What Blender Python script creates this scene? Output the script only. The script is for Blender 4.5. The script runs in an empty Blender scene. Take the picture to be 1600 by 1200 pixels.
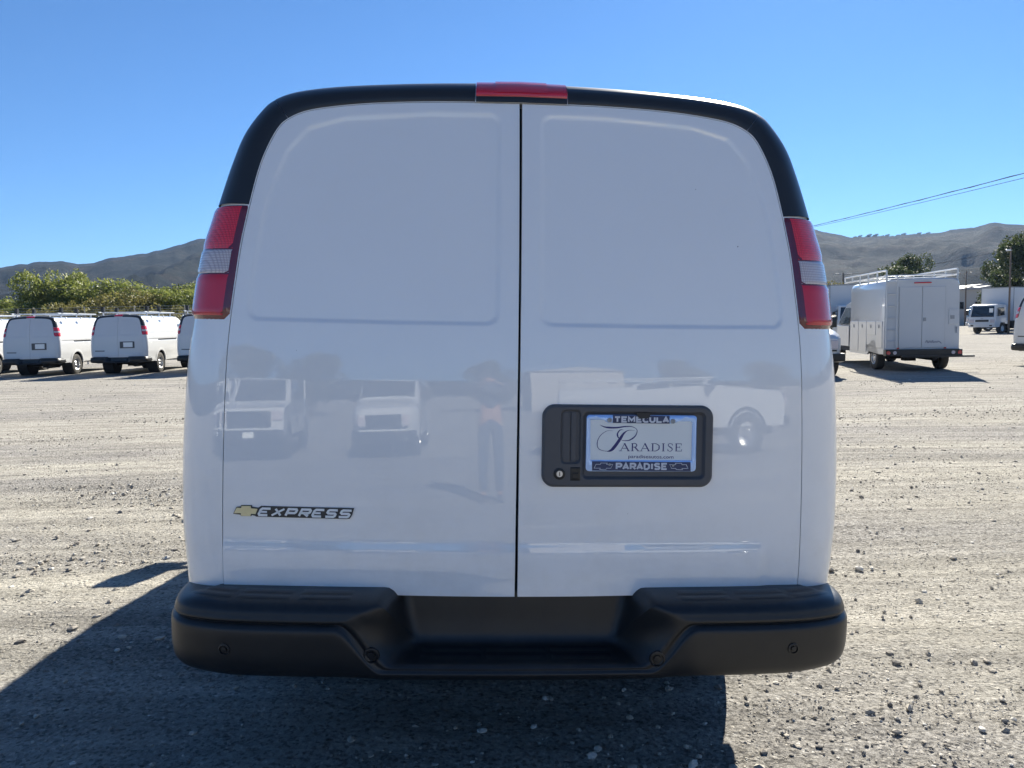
import bpy, bmesh, math, random
import numpy as np
from math import sin, cos, pi, radians, sqrt, atan2
from mathutils import Vector, Matrix, Euler
random.seed(7); RNG = np.random.default_rng(11)
sc = bpy.context.scene
COL = sc.collection

# ------------------------------------------------------------------ camera
cam_d = bpy.data.cameras.new("camera")
cam_d.sensor_fit = 'HORIZONTAL'; cam_d.sensor_width = 36.0; cam_d.lens = 27.0
cam_d.clip_start = 0.05; cam_d.clip_end = 9000
cam = bpy.data.objects.new("camera", cam_d); COL.objects.link(cam)
cam.matrix_world = (Matrix.Translation((0, 0, 1.42)) @ Matrix.Rotation(pi/2-radians(4.57), 4, 'X')
                    @ Matrix.Rotation(radians(-1.15), 4, 'Z'))
sc.camera = cam

# ------------------------------------------------------------------ sky, sun, exposure
SUN_EL, SUN_AZ = radians(33.5), radians(21.0)          # azimuth right of +Y
world = bpy.data.worlds.new("World"); sc.world = world; world.use_nodes = True
wn = world.node_tree; wn.nodes.clear()
wo = wn.nodes.new('ShaderNodeOutputWorld'); wb = wn.nodes.new('ShaderNodeBackground')
sky = wn.nodes.new('ShaderNodeTexSky'); sky.sky_type = 'NISHITA'; sky.sun_disc = False
sky.sun_elevation = SUN_EL; sky.sun_rotation = SUN_AZ
sky.altitude = 300; sky.air_density = 0.9; sky.dust_density = 0.1; sky.ozone_density = 4.5
wb.inputs['Strength'].default_value = 0.050
tint = wn.nodes.new('ShaderNodeMix'); tint.data_type = 'RGBA'; tint.blend_type = 'MULTIPLY'; tint.inputs[0].default_value = 1
tint.inputs[7].default_value = (.385, .665, .885, 1)          # the phone's deeper blue
wn.links.new(sky.outputs[0], tint.inputs[6]); wn.links.new(tint.outputs[2], wb.inputs[0]); wn.links.new(wb.outputs[0], wo.inputs[0])
sl = bpy.data.lights.new("sun", 'SUN'); sl.energy = 5.0; sl.angle = radians(0.5); sl.color = (1, .94, .82)
sun = bpy.data.objects.new("sun", sl); COL.objects.link(sun)
sdir = Vector((sin(SUN_AZ)*cos(SUN_EL), cos(SUN_AZ)*cos(SUN_EL), sin(SUN_EL)))
sun.rotation_euler = sdir.to_track_quat('Z', 'Y').to_euler(); sun.location = (10, 20, 30)
sc.view_settings.view_transform = 'Standard'; sc.view_settings.look = 'None'
sc.view_settings.gamma = 1; sc.view_settings.use_curve_mapping = False
sc.view_settings.exposure = 1.50

# ------------------------------------------------------------------ helpers
def tag(o, label=None, cat=None, group=None, kind=None):
    if label: o['label'] = label
    if cat: o['category'] = cat
    if group: o['group'] = group
    if kind: o['kind'] = kind
    return o
def mesh(name, V, F, mat, parent=None, smooth=False, auto=None):
    me = bpy.data.meshes.new(name)
    me.from_pydata([tuple(map(float, v)) for v in V], [], [tuple(map(int, f)) for f in F])
    me.materials.append(mat)
    if auto is not None:
        bm = bmesh.new(); bm.from_mesh(me)
        bmesh.ops.remove_doubles(bm, verts=bm.verts, dist=1e-5)
        for f in bm.faces: f.smooth = True
        for e in bm.edges:
            if len(e.link_faces) != 2 or e.calc_face_angle(9) > radians(auto): e.smooth = False
        bm.to_mesh(me); bm.free()
    elif smooth:
        me.polygons.foreach_set('use_smooth', [True]*len(me.polygons))
    me.update()
    o = bpy.data.objects.new(name, me); COL.objects.link(o)
    if parent: o.parent = parent
    return o
def big_mesh(name, V, F, mat, parent=None, smooth=False):
    """numpy mesh: F is an (n,3) or (n,4) array"""
    me = bpy.data.meshes.new(name); V = np.ascontiguousarray(V, np.float32); F = np.ascontiguousarray(F, np.int32)
    n, k = F.shape
    me.vertices.add(len(V)); me.vertices.foreach_set('co', V.ravel())
    me.loops.add(n*k); me.loops.foreach_set('vertex_index', F.ravel())
    me.polygons.add(n); me.polygons.foreach_set('loop_start', np.arange(0, n*k, k, dtype=np.int32))
    me.polygons.foreach_set('use_smooth', np.full(n, smooth))
    me.materials.append(mat); me.update(calc_edges=True); me.validate()
    o = bpy.data.objects.new(name, me); COL.objects.link(o)
    if parent: o.parent = parent
    return o
def empty(name, loc=(0, 0, 0), rz=0):
    o = bpy.data.objects.new(name, None); COL.objects.link(o); o.location = loc; o.rotation_euler = (0, 0, rz)
    o.empty_display_size = .3
    return o
def children(o): return [c for c in bpy.data.objects if c.parent == o]
def copy_tree(o, parent=None, kids=None):
    c = o.copy(); COL.objects.link(c); c.parent = parent
    for ch in children(o): copy_tree(ch, c)
    return c
class MB:
    def __init__(s): s.v = []; s.f = []
    def add(s, V, F):
        b = len(s.v); s.v += [tuple(v) for v in V]; s.f += [tuple(i+b for i in f) for f in F]; return s
    def box(s, x0, x1, y0, y1, z0, z1, bev=0):
        if bev <= 0:
            V = [(x, y, z) for z in (z0, z1) for y in (y0, y1) for x in (x0, x1)]
            return s.add(V, [(0, 2, 3, 1), (4, 5, 7, 6), (0, 1, 5, 4), (2, 6, 7, 3), (0, 4, 6, 2), (1, 3, 7, 5)])
        bm = bmesh.new(); bmesh.ops.create_cube(bm, size=1)
        for v in bm.verts:
            v.co = Vector(((x0+x1)/2+v.co.x*(x1-x0), (y0+y1)/2+v.co.y*(y1-y0), (z0+z1)/2+v.co.z*(z1-z0)))
        bmesh.ops.bevel(bm, geom=list(bm.edges), offset=bev, segments=2, affect='EDGES', profile=.5)
        s.add([tuple(v.co) for v in bm.verts], [[v.index for v in f.verts] for f in bm.faces]); bm.free(); return s
    def tube(s, p, q, r, n=8, r2=None, cap=True):
        p = Vector(p); q = Vector(q); r2 = r if r2 is None else r2
        d = (q-p).normalized(); a = d.orthogonal().normalized(); b = d.cross(a)
        V = []
        for c, rr in ((p, r), (q, r2)):
            for i in range(n):
                t = 2*pi*i/n; V.append(c+a*cos(t)*rr+b*sin(t)*rr)
        F = [(i, (i+1) % n, n+(i+1) % n, n+i) for i in range(n)]
        if cap: F += [tuple(range(n))[::-1], tuple(range(n, 2*n))]
        return s.add(V, F)
    def path(s, P, R, n=8):
        P = [Vector(p) for p in P]
        if not hasattr(R, '__len__'): R = [R]*len(P)
        up = None; V = []
        for i, p in enumerate(P):
            d = (P[min(i+1, len(P)-1)]-P[max(i-1, 0)]).normalized()
            a = d.orthogonal().normalized() if up is None else (up-d*up.dot(d)).normalized()
            up = a; b = d.cross(a)
            V += [p+a*cos(2*pi*k/n)*R[i]+b*sin(2*pi*k/n)*R[i] for k in range(n)]
        F = [(j*n+i, j*n+(i+1) % n, (j+1)*n+(i+1) % n, (j+1)*n+i) for j in range(len(P)-1) for i in range(n)]
        F += [tuple(range(n))[::-1], tuple(range((len(P)-1)*n, len(P)*n))]
        return s.add(V, F)
    def lathe(s, prof, c=(0, 0, 0), axis='X', n=32, a0=0, a1=2*pi):
        """prof: list of (axial, radius)"""
        V = []; full = abs(a1-a0-2*pi) < 1e-6; m = n if full else n+1
        for (h, r) in prof:
            for i in range(m):
                t = a0+(a1-a0)*i/n
                if axis == 'X': V.append((c[0]+h, c[1]+r*cos(t), c[2]+r*sin(t)))
                elif axis == 'Y': V.append((c[0]+r*cos(t), c[1]+h, c[2]+r*sin(t)))
                else: V.append((c[0]+r*cos(t), c[1]+r*sin(t), c[2]+h))
        F = []
        for j in range(len(prof)-1):
            for i in range(n):
                k = (i+1) % m if full else i+1
                F.append((j*m+i, j*m+k, (j+1)*m+k, (j+1)*m+i))
        return s.add(V, F)
    def prism(s, poly, plane, a, b):
        """poly 2D points; plane 'XZ' (extruded in y a..b), 'YZ' (in x), 'XY' (in z)"""
        def P(u, v, w): return {'XZ': (u, w, v), 'YZ': (w, u, v), 'XY': (u, v, w)}[plane]
        n = len(poly); V = [P(u, v, a) for u, v in poly]+[P(u, v, b) for u, v in poly]
        F = [(i, (i+1) % n, n+(i+1) % n, n+i) for i in range(n)]+[tuple(range(n))[::-1], tuple(range(n, 2*n))]
        return s.add(V, F)
    def grid(s, P):
        P = np.asarray(P); a, b = P.shape[:2]
        F = [(i*b+j, i*b+j+1, (i+1)*b+j+1, (i+1)*b+j) for i in range(a-1) for j in range(b-1)]
        return s.add(P.reshape(-1, 3), F)
    def build(s, name, mat, parent=None, smooth=False, auto=None, fix=True):
        o = mesh(name, s.v, s.f, mat, parent, smooth, auto)
        if fix:
            bm = bmesh.new(); bm.from_mesh(o.data); bmesh.ops.recalc_face_normals(bm, faces=bm.faces)
            bm.to_mesh(o.data); bm.free()
        return o
def sstep(a, b, x):
    t = np.clip((np.asarray(x, float)-a)/(b-a), 0, 1); return t*t*(3-2*t)
def cr(K, t):
    """Catmull-Rom through knots K (n,k) at float indices t"""
    K = np.asarray(K, float); t = np.atleast_1d(t); n = len(K)
    i = np.clip(np.floor(t).astype(int), 0, n-2); u = (t-i)[:, None]
    P = lambda j: np.where(((j < 0))[:, None], 2*K[0]-K[1], np.where((j > n-1)[:, None], 2*K[-1]-K[-2], K[np.clip(j, 0, n-1)]))
    a, b, c, d = P(i-1), P(i), P(i+1), P(i+2)
    return .5*((2*b)+(-a+c)*u+(2*a-5*b+4*c-d)*u**2+(-a+3*b-3*c+d)*u**3)
def _h(i, j, s):
    n = (i*374761393+j*668265263+s*974711) & 0xffffffff; n = ((n ^ (n >> 13))*1274126177) & 0xffffffff
    return ((n ^ (n >> 16)) & 0xffff)/65535.0
def vnoise(x, y, s=0):
    x = np.asarray(x, float); y = np.asarray(y, float)
    i = np.floor(x).astype(np.int64); j = np.floor(y).astype(np.int64); u = x-i; v = y-j
    u = u*u*(3-2*u); v = v*v*(3-2*v)
    return (_h(i, j, s)*(1-u)+_h(i+1, j, s)*u)*(1-v)+(_h(i, j+1, s)*(1-u)+_h(i+1, j+1, s)*u)*v
def fbm(x, y, o=4, s=0, g=.5):
    r = 0; a = 1; t = 0
    for k in range(o): r = r+a*vnoise(x*2**k, y*2**k, s+k*17); t += a; a *= g
    return r/t

# ------------------------------------------------------------------ materials
def nt(name):
    m = bpy.data.materials.new(name); m.use_nodes = True; n = m.node_tree
    return m, n, n.nodes['Principled BSDF'], n.nodes.new, n.links.new
def principled(name, col, rough=.5, metal=0, coat=0, coat_r=.03, var=.05, vscale=3, bump=0, bscale=200, spec=.5, rvar=.0, trans=0, sss=0):
    m, n, b, N, L = nt(name)
    tc = N('ShaderNodeTexCoord')
    no = N('ShaderNodeTexNoise'); no.inputs['Scale'].default_value = vscale; no.inputs['Detail'].default_value = 5
    L(tc.outputs['Object'], no.inputs['Vector'])
    mr = N('ShaderNodeMapRange'); mr.inputs[3].default_value = 1-var; mr.inputs[4].default_value = 1+var
    L(no.outputs['Fac'], mr.inputs[0])
    mx = N('ShaderNodeVectorMath'); mx.operation = 'SCALE'; mx.inputs[0].default_value = col[:3]
    L(mr.outputs[0], mx.inputs['Scale']); L(mx.outputs[0], b.inputs['Base Color'])
    b.inputs['Roughness'].default_value = rough; b.inputs['Metallic'].default_value = metal
    b.inputs['Coat Weight'].default_value = coat; b.inputs['Coat Roughness'].default_value = coat_r
    b.inputs['Specular IOR Level'].default_value = spec
    b.inputs['Transmission Weight'].default_value = trans
    if rvar:
        r2 = N('ShaderNodeMapRange'); r2.inputs[3].default_value = rough-rvar; r2.inputs[4].default_value = rough+rvar
        L(no.outputs['Fac'], r2.inputs[0]); L(r2.outputs[0], b.inputs['Roughness'])
    if bump:
        n2 = N('ShaderNodeTexNoise'); n2.inputs['Scale'].default_value = bscale; n2.inputs['Detail'].default_value = 2
        L(tc.outputs['Object'], n2.inputs['Vector'])
        bp = N('ShaderNodeBump'); bp.inputs['Strength'].default_value = bump; bp.inputs['Distance'].default_value = .001
        L(n2.outputs['Fac'], bp.inputs['Height']); L(bp.outputs[0], b.inputs['Normal'])
    return m
M = {}
M['paint'] = principled('white_paint', (.93, .93, .92), .38, coat=1, coat_r=.015, var=.012, vscale=2.0)
M['paint'].node_tree.nodes['Principled BSDF'].inputs['Coat IOR'].default_value = 1.75
def flecks(m):
    n = m.node_tree; b = n.nodes['Principled BSDF']; N = n.nodes.new; L = n.links.new
    src = b.inputs['Base Color'].links[0].from_socket
    tc = N('ShaderNodeTexCoord'); vo = N('ShaderNodeTexVoronoi'); vo.inputs['Scale'].default_value = 7.5; L(tc.outputs['Object'], vo.inputs['Vector'])
    lt = N('ShaderNodeMath'); lt.operation = 'LESS_THAN'; lt.inputs[1].default_value = .013; L(vo.outputs['Distance'], lt.inputs[0])
    mx = N('ShaderNodeMix'); mx.data_type = 'RGBA'; mx.inputs[7].default_value = (.16, .14, .12, 1); L(lt.outputs[0], mx.inputs[0]); L(src, mx.inputs[6])
    no = N('ShaderNodeTexNoise'); no.inputs['Scale'].default_value = 5; no.inputs['Detail'].default_value = 8; no.inputs['Roughness'].default_value = .7; L(tc.outputs['Object'], no.inputs['Vector'])
    sp = N('ShaderNodeSeparateXYZ'); L(tc.outputs['Object'], sp.inputs[0])
    lo = N('ShaderNodeMapRange'); lo.inputs[1].default_value = 1.1; lo.inputs[2].default_value = .55; lo.inputs[3].default_value = .03; lo.inputs[4].default_value = .30; L(sp.outputs['Z'], lo.inputs[0])
    nr = N('ShaderNodeMapRange'); nr.inputs[1].default_value = .45; nr.inputs[2].default_value = .8; L(no.outputs['Fac'], nr.inputs[0])
    mu = N('ShaderNodeMath'); mu.operation = 'MULTIPLY'; L(lo.outputs[0], mu.inputs[0]); L(nr.outputs[0], mu.inputs[1])
    m2 = N('ShaderNodeMix'); m2.data_type = 'RGBA'; m2.inputs[7].default_value = (.52, .46, .37, 1); L(mu.outputs[0], m2.inputs[0]); L(mx.outputs[2], m2.inputs[6])
    L(m2.outputs[2], b.inputs['Base Color'])
    cr_ = N('ShaderNodeMapRange'); cr_.inputs[3].default_value = .008; cr_.inputs[4].default_value = .05; L(nr.outputs[0], cr_.inputs[0]); L(cr_.outputs[0], b.inputs['Coat Roughness'])
flecks(M['paint'])
def dusty(m, amt, col=(.30, .26, .20)):
    n = m.node_tree; b = n.nodes['Principled BSDF']; N = n.nodes.new; L = n.links.new
    src = b.inputs['Base Color'].links[0].from_socket; tc = N('ShaderNodeTexCoord'); g = N('ShaderNodeNewGeometry')
    no = N('ShaderNodeTexNoise'); no.inputs['Scale'].default_value = 7; no.inputs['Detail'].default_value = 9; no.inputs['Roughness'].default_value = .75; L(tc.outputs['Object'], no.inputs['Vector'])
    a = N('ShaderNodeMapRange'); a.inputs[1].default_value = .42; a.inputs[2].default_value = .8; a.inputs[4].default_value = amt; L(no.outputs['Fac'], a.inputs[0])
    sp = N('ShaderNodeSeparateXYZ'); L(g.outputs['Normal'], sp.inputs[0])
    u = N('ShaderNodeMapRange'); u.inputs[1].default_value = -.1; u.inputs[2].default_value = .9; u.inputs[3].default_value = .25; u.inputs[4].default_value = 1; L(sp.outputs['Z'], u.inputs[0])
    mu = N('ShaderNodeMath'); mu.operation = 'MULTIPLY'; L(a.outputs[0], mu.inputs[0]); L(u.outputs[0], mu.inputs[1])
    mx = N('ShaderNodeMix'); mx.data_type = 'RGBA'; mx.inputs[7].default_value = (*col, 1); L(mu.outputs[0], mx.inputs[0]); L(src, mx.inputs[6]); L(mx.outputs[2], b.inputs['Base Color'])
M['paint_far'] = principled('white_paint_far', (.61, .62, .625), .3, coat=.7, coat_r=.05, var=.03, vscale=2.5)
M['boxwhite'] = principled('white_panel', (.64, .65, .66), .45, var=.04, vscale=1.5)
M['black'] = principled('black_plastic', (.011, .012, .0135), .36, var=.1, vscale=12, bump=.25, bscale=1400, rvar=.05)
M['trim'] = principled('black_trim', (.022, .023, .025), .33, var=.1, vscale=9, rvar=.04)
M['bezel'] = principled('black_bezel', (.085, .085, .09), .5, var=.08, vscale=20, bump=.3, bscale=1500)
M['rubber'] = principled('tyre_rubber', (.028, .027, .026), .8, var=.2, vscale=20)
M['under'] = principled('underbody_black', (.02, .02, .021), .8, var=.2)
M['gap'] = principled('door_seal', (.012, .012, .013), .9)
M['steel'] = principled('wheel_steel', (.55, .55, .55), .32, metal=.8, var=.08, vscale=30)
M['alu'] = principled('rack_aluminium', (.72, .74, .76), .4, metal=.4, var=.05)
M['chrome'] = principled('chrome', (.80, .82, .86), .12, metal=1, var=.02, bump=.05, bscale=40)
M['skychrome'] = principled('chrome_sky_tint', (.40, .60, .98), .25, metal=.35, coat=1, var=.03)  # chrome plate frame, with the blue sky reflection put into its base colour
M['glass'] = principled('dark_glass', (.012, .015, .018), .04, coat=.4, var=.0, spec=.7)
M['glasslight'] = principled('cab_glass', (.10, .13, .15), .05, coat=.4, var=.2, vscale=1, spec=.7)
M['navy'] = principled('navy_print', (.035, .05, .115), .45, var=.04)
M['ink'] = principled('navy_ink', (.035, .035, .17), .5, var=.04)
M['greyprint'] = principled('silver_print', (.66, .68, .74), .45, var=.04)
M['plate'] = principled('plate_face', (.84, .86, .84), .45, var=.02, vscale=8)
M['gold'] = principled('bowtie_gold', (.86, .74, .42), .38, metal=.35, var=.12, vscale=60, bump=.5, bscale=350)
M['badge'] = principled('badge_letter_white', (.93, .93, .90), .25, metal=0, var=.02)
M['badgeback'] = principled('badge_backing', (.035, .035, .036), .35)
M['orange'] = principled('amber_lens', (.6, .2, .02), .2, coat=1)
M['wood'] = principled('pole_wood', (.16, .12, .09), .85, var=.3, vscale=8)
M['galv'] = principled('galvanised', (.33, .34, .35), .5, metal=.5, var=.1, vscale=12)
M['wire'] = principled('cable_black', (.06, .06, .065), .9, spec=.05)
M['bark'] = principled('bark', (.10, .075, .055), .9, var=.3, vscale=6)
M['stucco'] = principled('stucco', (.42, .40, .37), .8, var=.1, vscale=1)
M['roofing'] = principled('roof_sheet', (.30, .30, .31), .6, var=.1)
M['skin'] = principled('skin', (.42, .25, .18), .5)
M['shirt'] = principled('shirt_grey', (.05, .06, .09), .85, var=.15, vscale=10)
M['denim'] = principled('trousers', (.05, .065, .10), .9, var=.2, vscale=14)
M['hair'] = principled('hair', (.03, .02, .015), .6)

dusty(M['black'], .09); dusty(M['trim'], .05); dusty(M['bezel'], .10); dusty(M['rubber'], .5)

def lens_mat(name, col, inner, scale, bstr):
    m, n, b, N, L = nt(name)
    tc = N('ShaderNodeTexCoord'); sp = N('ShaderNodeSeparateXYZ'); L(tc.outputs['Object'], sp.inputs[0])
    ad = N('ShaderNodeMath'); ad.operation = 'ADD'; L(sp.outputs['X'], ad.inputs[0]); L(sp.outputs['Y'], ad.inputs[1])
    outs = []
    for src in (ad.outputs[0], sp.outputs['Z']):
        mu = N('ShaderNodeMath'); mu.operation = 'MULTIPLY'; mu.inputs[1].default_value = scale; L(src, mu.inputs[0])
        si = N('ShaderNodeMath'); si.operation = 'SINE'; L(mu.outputs[0], si.inputs[0])
        ab = N('ShaderNodeMath'); ab.operation = 'ABSOLUTE'; L(si.outputs[0], ab.inputs[0]); outs.append(ab.outputs[0])
    ml = N('ShaderNodeMath'); ml.operation = 'MULTIPLY'; L(outs[0], ml.inputs[0]); L(outs[1], ml.inputs[1])
    pw = N('ShaderNodeMath'); pw.operation = 'POWER'; pw.inputs[1].default_value = .5; L(ml.outputs[0], pw.inputs[0])
    mx = N('ShaderNodeMix'); mx.data_type = 'RGBA'; L(pw.outputs[0], mx.inputs[0])
    mx.inputs[6].default_value = (*inner, 1); mx.inputs[7].default_value = (*col, 1); L(mx.outputs[2], b.inputs['Base Color'])
    bp = N('ShaderNodeBump'); bp.inputs['Strength'].default_value = bstr; bp.inputs['Distance'].default_value = .004
    L(pw.outputs[0], bp.inputs['Height']); L(bp.outputs[0], b.inputs['Normal'])
    b.inputs['Roughness'].default_value = .22; b.inputs['Coat Weight'].default_value = 1; b.inputs['Coat Roughness'].default_value = .03
    b.inputs['Specular IOR Level'].default_value = .6
    return m
M['red'] = lens_mat('red_reflex_lens', (.85, .014, .035), (.55, .007, .018), 450, .28)
M['redplain'] = principled('red_lens', (.62, .012, .030), .22, coat=1, var=.12, vscale=14)
M['clear'] = lens_mat('clear_lens', (.66, .60, .62), (.36, .30, .32), 420, .35)
M['lensframe'] = principled('lens_frame', (.13, .006, .016), .2, coat=1, var=.1)

def ground_mat():
    m, n, b, N, L = nt('gravel_dirt')
    tc = N('ShaderNodeTexCoord')
    def noise(sc_, det=4, ro=.55, scl=(1, 1, 1), typ='ShaderNodeTexNoise'):
        mp = N('ShaderNodeMapping'); mp.inputs['Scale'].default_value = scl; L(tc.outputs['Object'], mp.inputs[0])
        t = N('ShaderNodeTexNoise'); t.inputs['Scale'].default_value = sc_; t.inputs['Detail'].default_value = det
        t.inputs['Roughness'].default_value = ro; L(mp.outputs[0], t.inputs['Vector']); return t.outputs['Fac']
    def ramp(src, stops):
        r = N('ShaderNodeValToRGB'); L(src, r.inputs[0]); e = r.color_ramp.elements
        e[0].position = stops[0][0]; e[0].color = (*stops[0][1], 1); e[1].position = stops[-1][0]; e[1].color = (*stops[-1][1], 1)
        for p, c in stops[1:-1]:
            q = e.new(p); q.color = (*c, 1)
        return r.outputs[0]
    def mix(f, a, c, mode='MIX'):
        x = N('ShaderNodeMix'); x.data_type = 'RGBA'; x.blend_type = mode
        if isinstance(f, float): x.inputs[0].default_value = f
        else: L(f, x.inputs[0])
        for s, i in ((a, 6), (c, 7)):
            if isinstance(s, tuple): x.inputs[i].default_value = (*s, 1)
            else: L(s, x.inputs[i])
        return x.outputs[2]
    G = lambda v: (v, v, v)
    dirt = ramp(noise(9, 8, .7), [(.25, (.36, .335, .285)), (.5, (.50, .470, .402)), (.78, (.61, .575, .495))])
    grav = ramp(noise(45, 6, .75), [(.30, (.065, .062, .060)), (.43, (.26, .248, .232)), (.57, (.41, .390, .357)), (.72, (.70, .68, .64))])
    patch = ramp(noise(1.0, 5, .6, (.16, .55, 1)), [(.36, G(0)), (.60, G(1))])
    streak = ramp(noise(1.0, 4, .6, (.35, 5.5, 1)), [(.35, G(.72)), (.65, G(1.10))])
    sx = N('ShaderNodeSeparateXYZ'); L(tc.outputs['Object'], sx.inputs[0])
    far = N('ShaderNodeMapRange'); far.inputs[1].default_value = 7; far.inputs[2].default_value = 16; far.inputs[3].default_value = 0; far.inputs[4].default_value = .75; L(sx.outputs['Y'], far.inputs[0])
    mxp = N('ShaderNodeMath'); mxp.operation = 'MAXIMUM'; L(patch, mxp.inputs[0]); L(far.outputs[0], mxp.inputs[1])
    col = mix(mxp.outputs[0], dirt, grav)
    # speckle of small chips everywhere
    vo = N('ShaderNodeTexVoronoi'); vo.inputs['Scale'].default_value = 34; L(tc.outputs['Object'], vo.inputs['Vector'])
    sp = N('ShaderNodeSeparateColor'); L(vo.outputs['Color'], sp.inputs[0])
    chips = ramp(sp.outputs[0], [(.0, G(.55)), (.35, G(.95)), (.7, G(1.0)), (1., G(1.45))])
    vd = ramp(vo.outputs['Distance'], [(.15, G(1)), (.42, G(0))])
    on = N('ShaderNodeMath'); on.operation = 'GREATER_THAN'; on.inputs[1].default_value = .52; L(sp.outputs[1], on.inputs[0])
    fa = N('ShaderNodeMath'); fa.operation = 'MULTIPLY'; L(on.outputs[0], fa.inputs[0]); L(vd, fa.inputs[1])
    col2 = mix(fa.outputs[0], col, mix(1.0, col, chips, 'MULTIPLY'))
    v2 = N('ShaderNodeTexVoronoi'); v2.inputs['Scale'].default_value = 85; L(tc.outputs['Object'], v2.inputs['Vector'])
    s2 = N('ShaderNodeSeparateColor'); L(v2.outputs['Color'], s2.inputs[0])
    fl = ramp(s2.outputs[0], [(.0, G(.38)), (.16, G(.62)), (.30, G(1)), (.86, G(1)), (1., G(1.4))])
    col2 = mix(.75, col2, fl, 'MULTIPLY')
    col3 = mix(1.0, col2, streak, 'MULTIPLY')
    fine = ramp(noise(260, 3, .7), [(.3, G(.82)), (.7, G(1.15))])
    col4 = mix(1.0, col3, fine, 'MULTIPLY')
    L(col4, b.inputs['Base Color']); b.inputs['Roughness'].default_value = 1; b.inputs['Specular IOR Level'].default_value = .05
    b1 = N('ShaderNodeBump'); b1.inputs['Strength'].default_value = 1; b1.inputs['Distance'].default_value = .022
    L(noise(60, 6, .75), b1.inputs['Height'])
    b2 = N('ShaderNodeBump'); b2.inputs['Strength'].default_value = 1; b2.inputs['Distance'].default_value = .008
    L(fa.outputs[0], b2.inputs['Height']); L(b1.outputs[0], b2.inputs['Normal'])
    b3 = N('ShaderNodeBump'); b3.inputs['Strength'].default_value = .8; b3.inputs['Distance'].default_value = .012
    L(noise(1.0, 4, .6, (1.3, 26, 1)), b3.inputs['Height']); L(b2.outputs[0], b3.inputs['Normal']); L(b3.outputs[0], b.inputs['Normal'])
    return m
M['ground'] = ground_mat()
def stone_mat():
    m, n, b, N, L = nt('stones')
    g = N('ShaderNodeNewGeometry'); r = N('ShaderNodeValToRGB'); L(g.outputs['Random Per Island'], r.inputs[0])
    e = r.color_ramp.elements; e[0].color = (.13, .12, .11, 1); e[1].position = 1; e[1].color = (.60, .58, .53, 1)
    for p, c in ((.25, (.26, .235, .20)), (.6, (.36, .325, .27)), (.85, (.43, .40, .345))):
        q = e.new(p); q.color = (*c, 1)
    tc = N('ShaderNodeTexCoord'); no = N('ShaderNodeTexNoise'); no.inputs['Scale'].default_value = 120; L(tc.outputs['Object'], no.inputs['Vector'])
    mr = N('ShaderNodeMapRange'); mr.inputs[3].default_value = .75; mr.inputs[4].default_value = 1.25; L(no.outputs['Fac'], mr.inputs[0])
    vm = N('ShaderNodeVectorMath'); vm.operation = 'SCALE'; L(r.outputs[0], vm.inputs[0]); L(mr.outputs[0], vm.inputs['Scale'])
    L(vm.outputs[0], b.inputs['Base Color']); b.inputs['Roughness'].default_value = .85
    return m
M['stone'] = stone_mat()
def hill_mat():
    m, n, b, N, L = nt('chaparral_hill')
    tc = N('ShaderNodeTexCoord')
    a = N('ShaderNodeTexNoise'); a.inputs['Scale'].default_value = .03; a.inputs['Detail'].default_value = 10; a.inputs['Roughness'].default_value = .82
    L(tc.outputs['Object'], a.inputs['Vector'])
    r = N('ShaderNodeValToRGB'); L(a.outputs['Fac'], r.inputs[0]); e = r.color_ramp.elements
    e[0].position = .38; e[0].color = (.004, .008, .006, 1); e[1].position = .72; e[1].color = (.062, .048, .034, 1)
    q = e.new(.5); q.color = (.012, .016, .011, 1)
    L(r.outputs[0], b.inputs['Base Color']); b.inputs['Roughness'].default_value = 1; b.inputs['Specular IOR Level'].default_value = .1
    bp = N('ShaderNodeBump'); bp.inputs['Strength'].default_value = 1; bp.inputs['Distance'].default_value = 9
    L(a.outputs['Fac'], bp.inputs['Height']); L(bp.outputs[0], b.inputs['Normal'])
    return m
M['hill'] = hill_mat()
def leaf_mat(name, c0, c1, c2):
    m, n, b, N, L = nt(name)
    g = N('ShaderNodeNewGeometry'); tc = N('ShaderNodeTexCoord')
    a = N('ShaderNodeTexNoise'); a.inputs['Scale'].default_value = .9; a.inputs['Detail'].default_value = 3; L(tc.outputs['Object'], a.inputs['Vector'])
    mm = N('ShaderNodeMath'); mm.operation = 'MULTIPLY_ADD'; mm.inputs[1].default_value = .45; mm.inputs[2].default_value = -.1
    L(g.outputs['Random Per Island'], mm.inputs[0])
    ad = N('ShaderNodeMath'); ad.operation = 'ADD'; L(mm.outputs[0], ad.inputs[0]); L(a.outputs['Fac'], ad.inputs[1])
    r = N('ShaderNodeValToRGB'); L(ad.outputs[0], r.inputs[0]); e = r.color_ramp.elements
    e[0].position = .35; e[0].color = (*c0, 1); e[1].position = .9; e[1].color = (*c2, 1); q = e.new(.6); q.color = (*c1, 1)
    L(r.outputs[0], b.inputs['Base Color']); b.inputs['Roughness'].default_value = .55; b.inputs['Specular IOR Level'].default_value = .3
    tr = N('ShaderNodeBsdfTranslucent'); L(r.outputs[0], tr.inputs[0])
    ms = N('ShaderNodeMixShader'); ms.inputs[0].default_value = .4
    L(b.outputs[0], ms.inputs[1]); L(tr.outputs[0], ms.inputs[2]); L(ms.outputs[0], n.nodes['Material Output'].inputs[0])
    return m
M['leafA'] = leaf_mat('willow_leaves', (.085, .11, .025), (.18, .215, .05), (.32, .34, .10))
M['leafB'] = leaf_mat('dark_leaves', (.018, .034, .012), (.04, .06, .02), (.085, .10, .035))
M['leafC'] = leaf_mat('olive_leaves', (.085, .085, .028), (.17, .155, .05), (.26, .24, .08))

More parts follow.
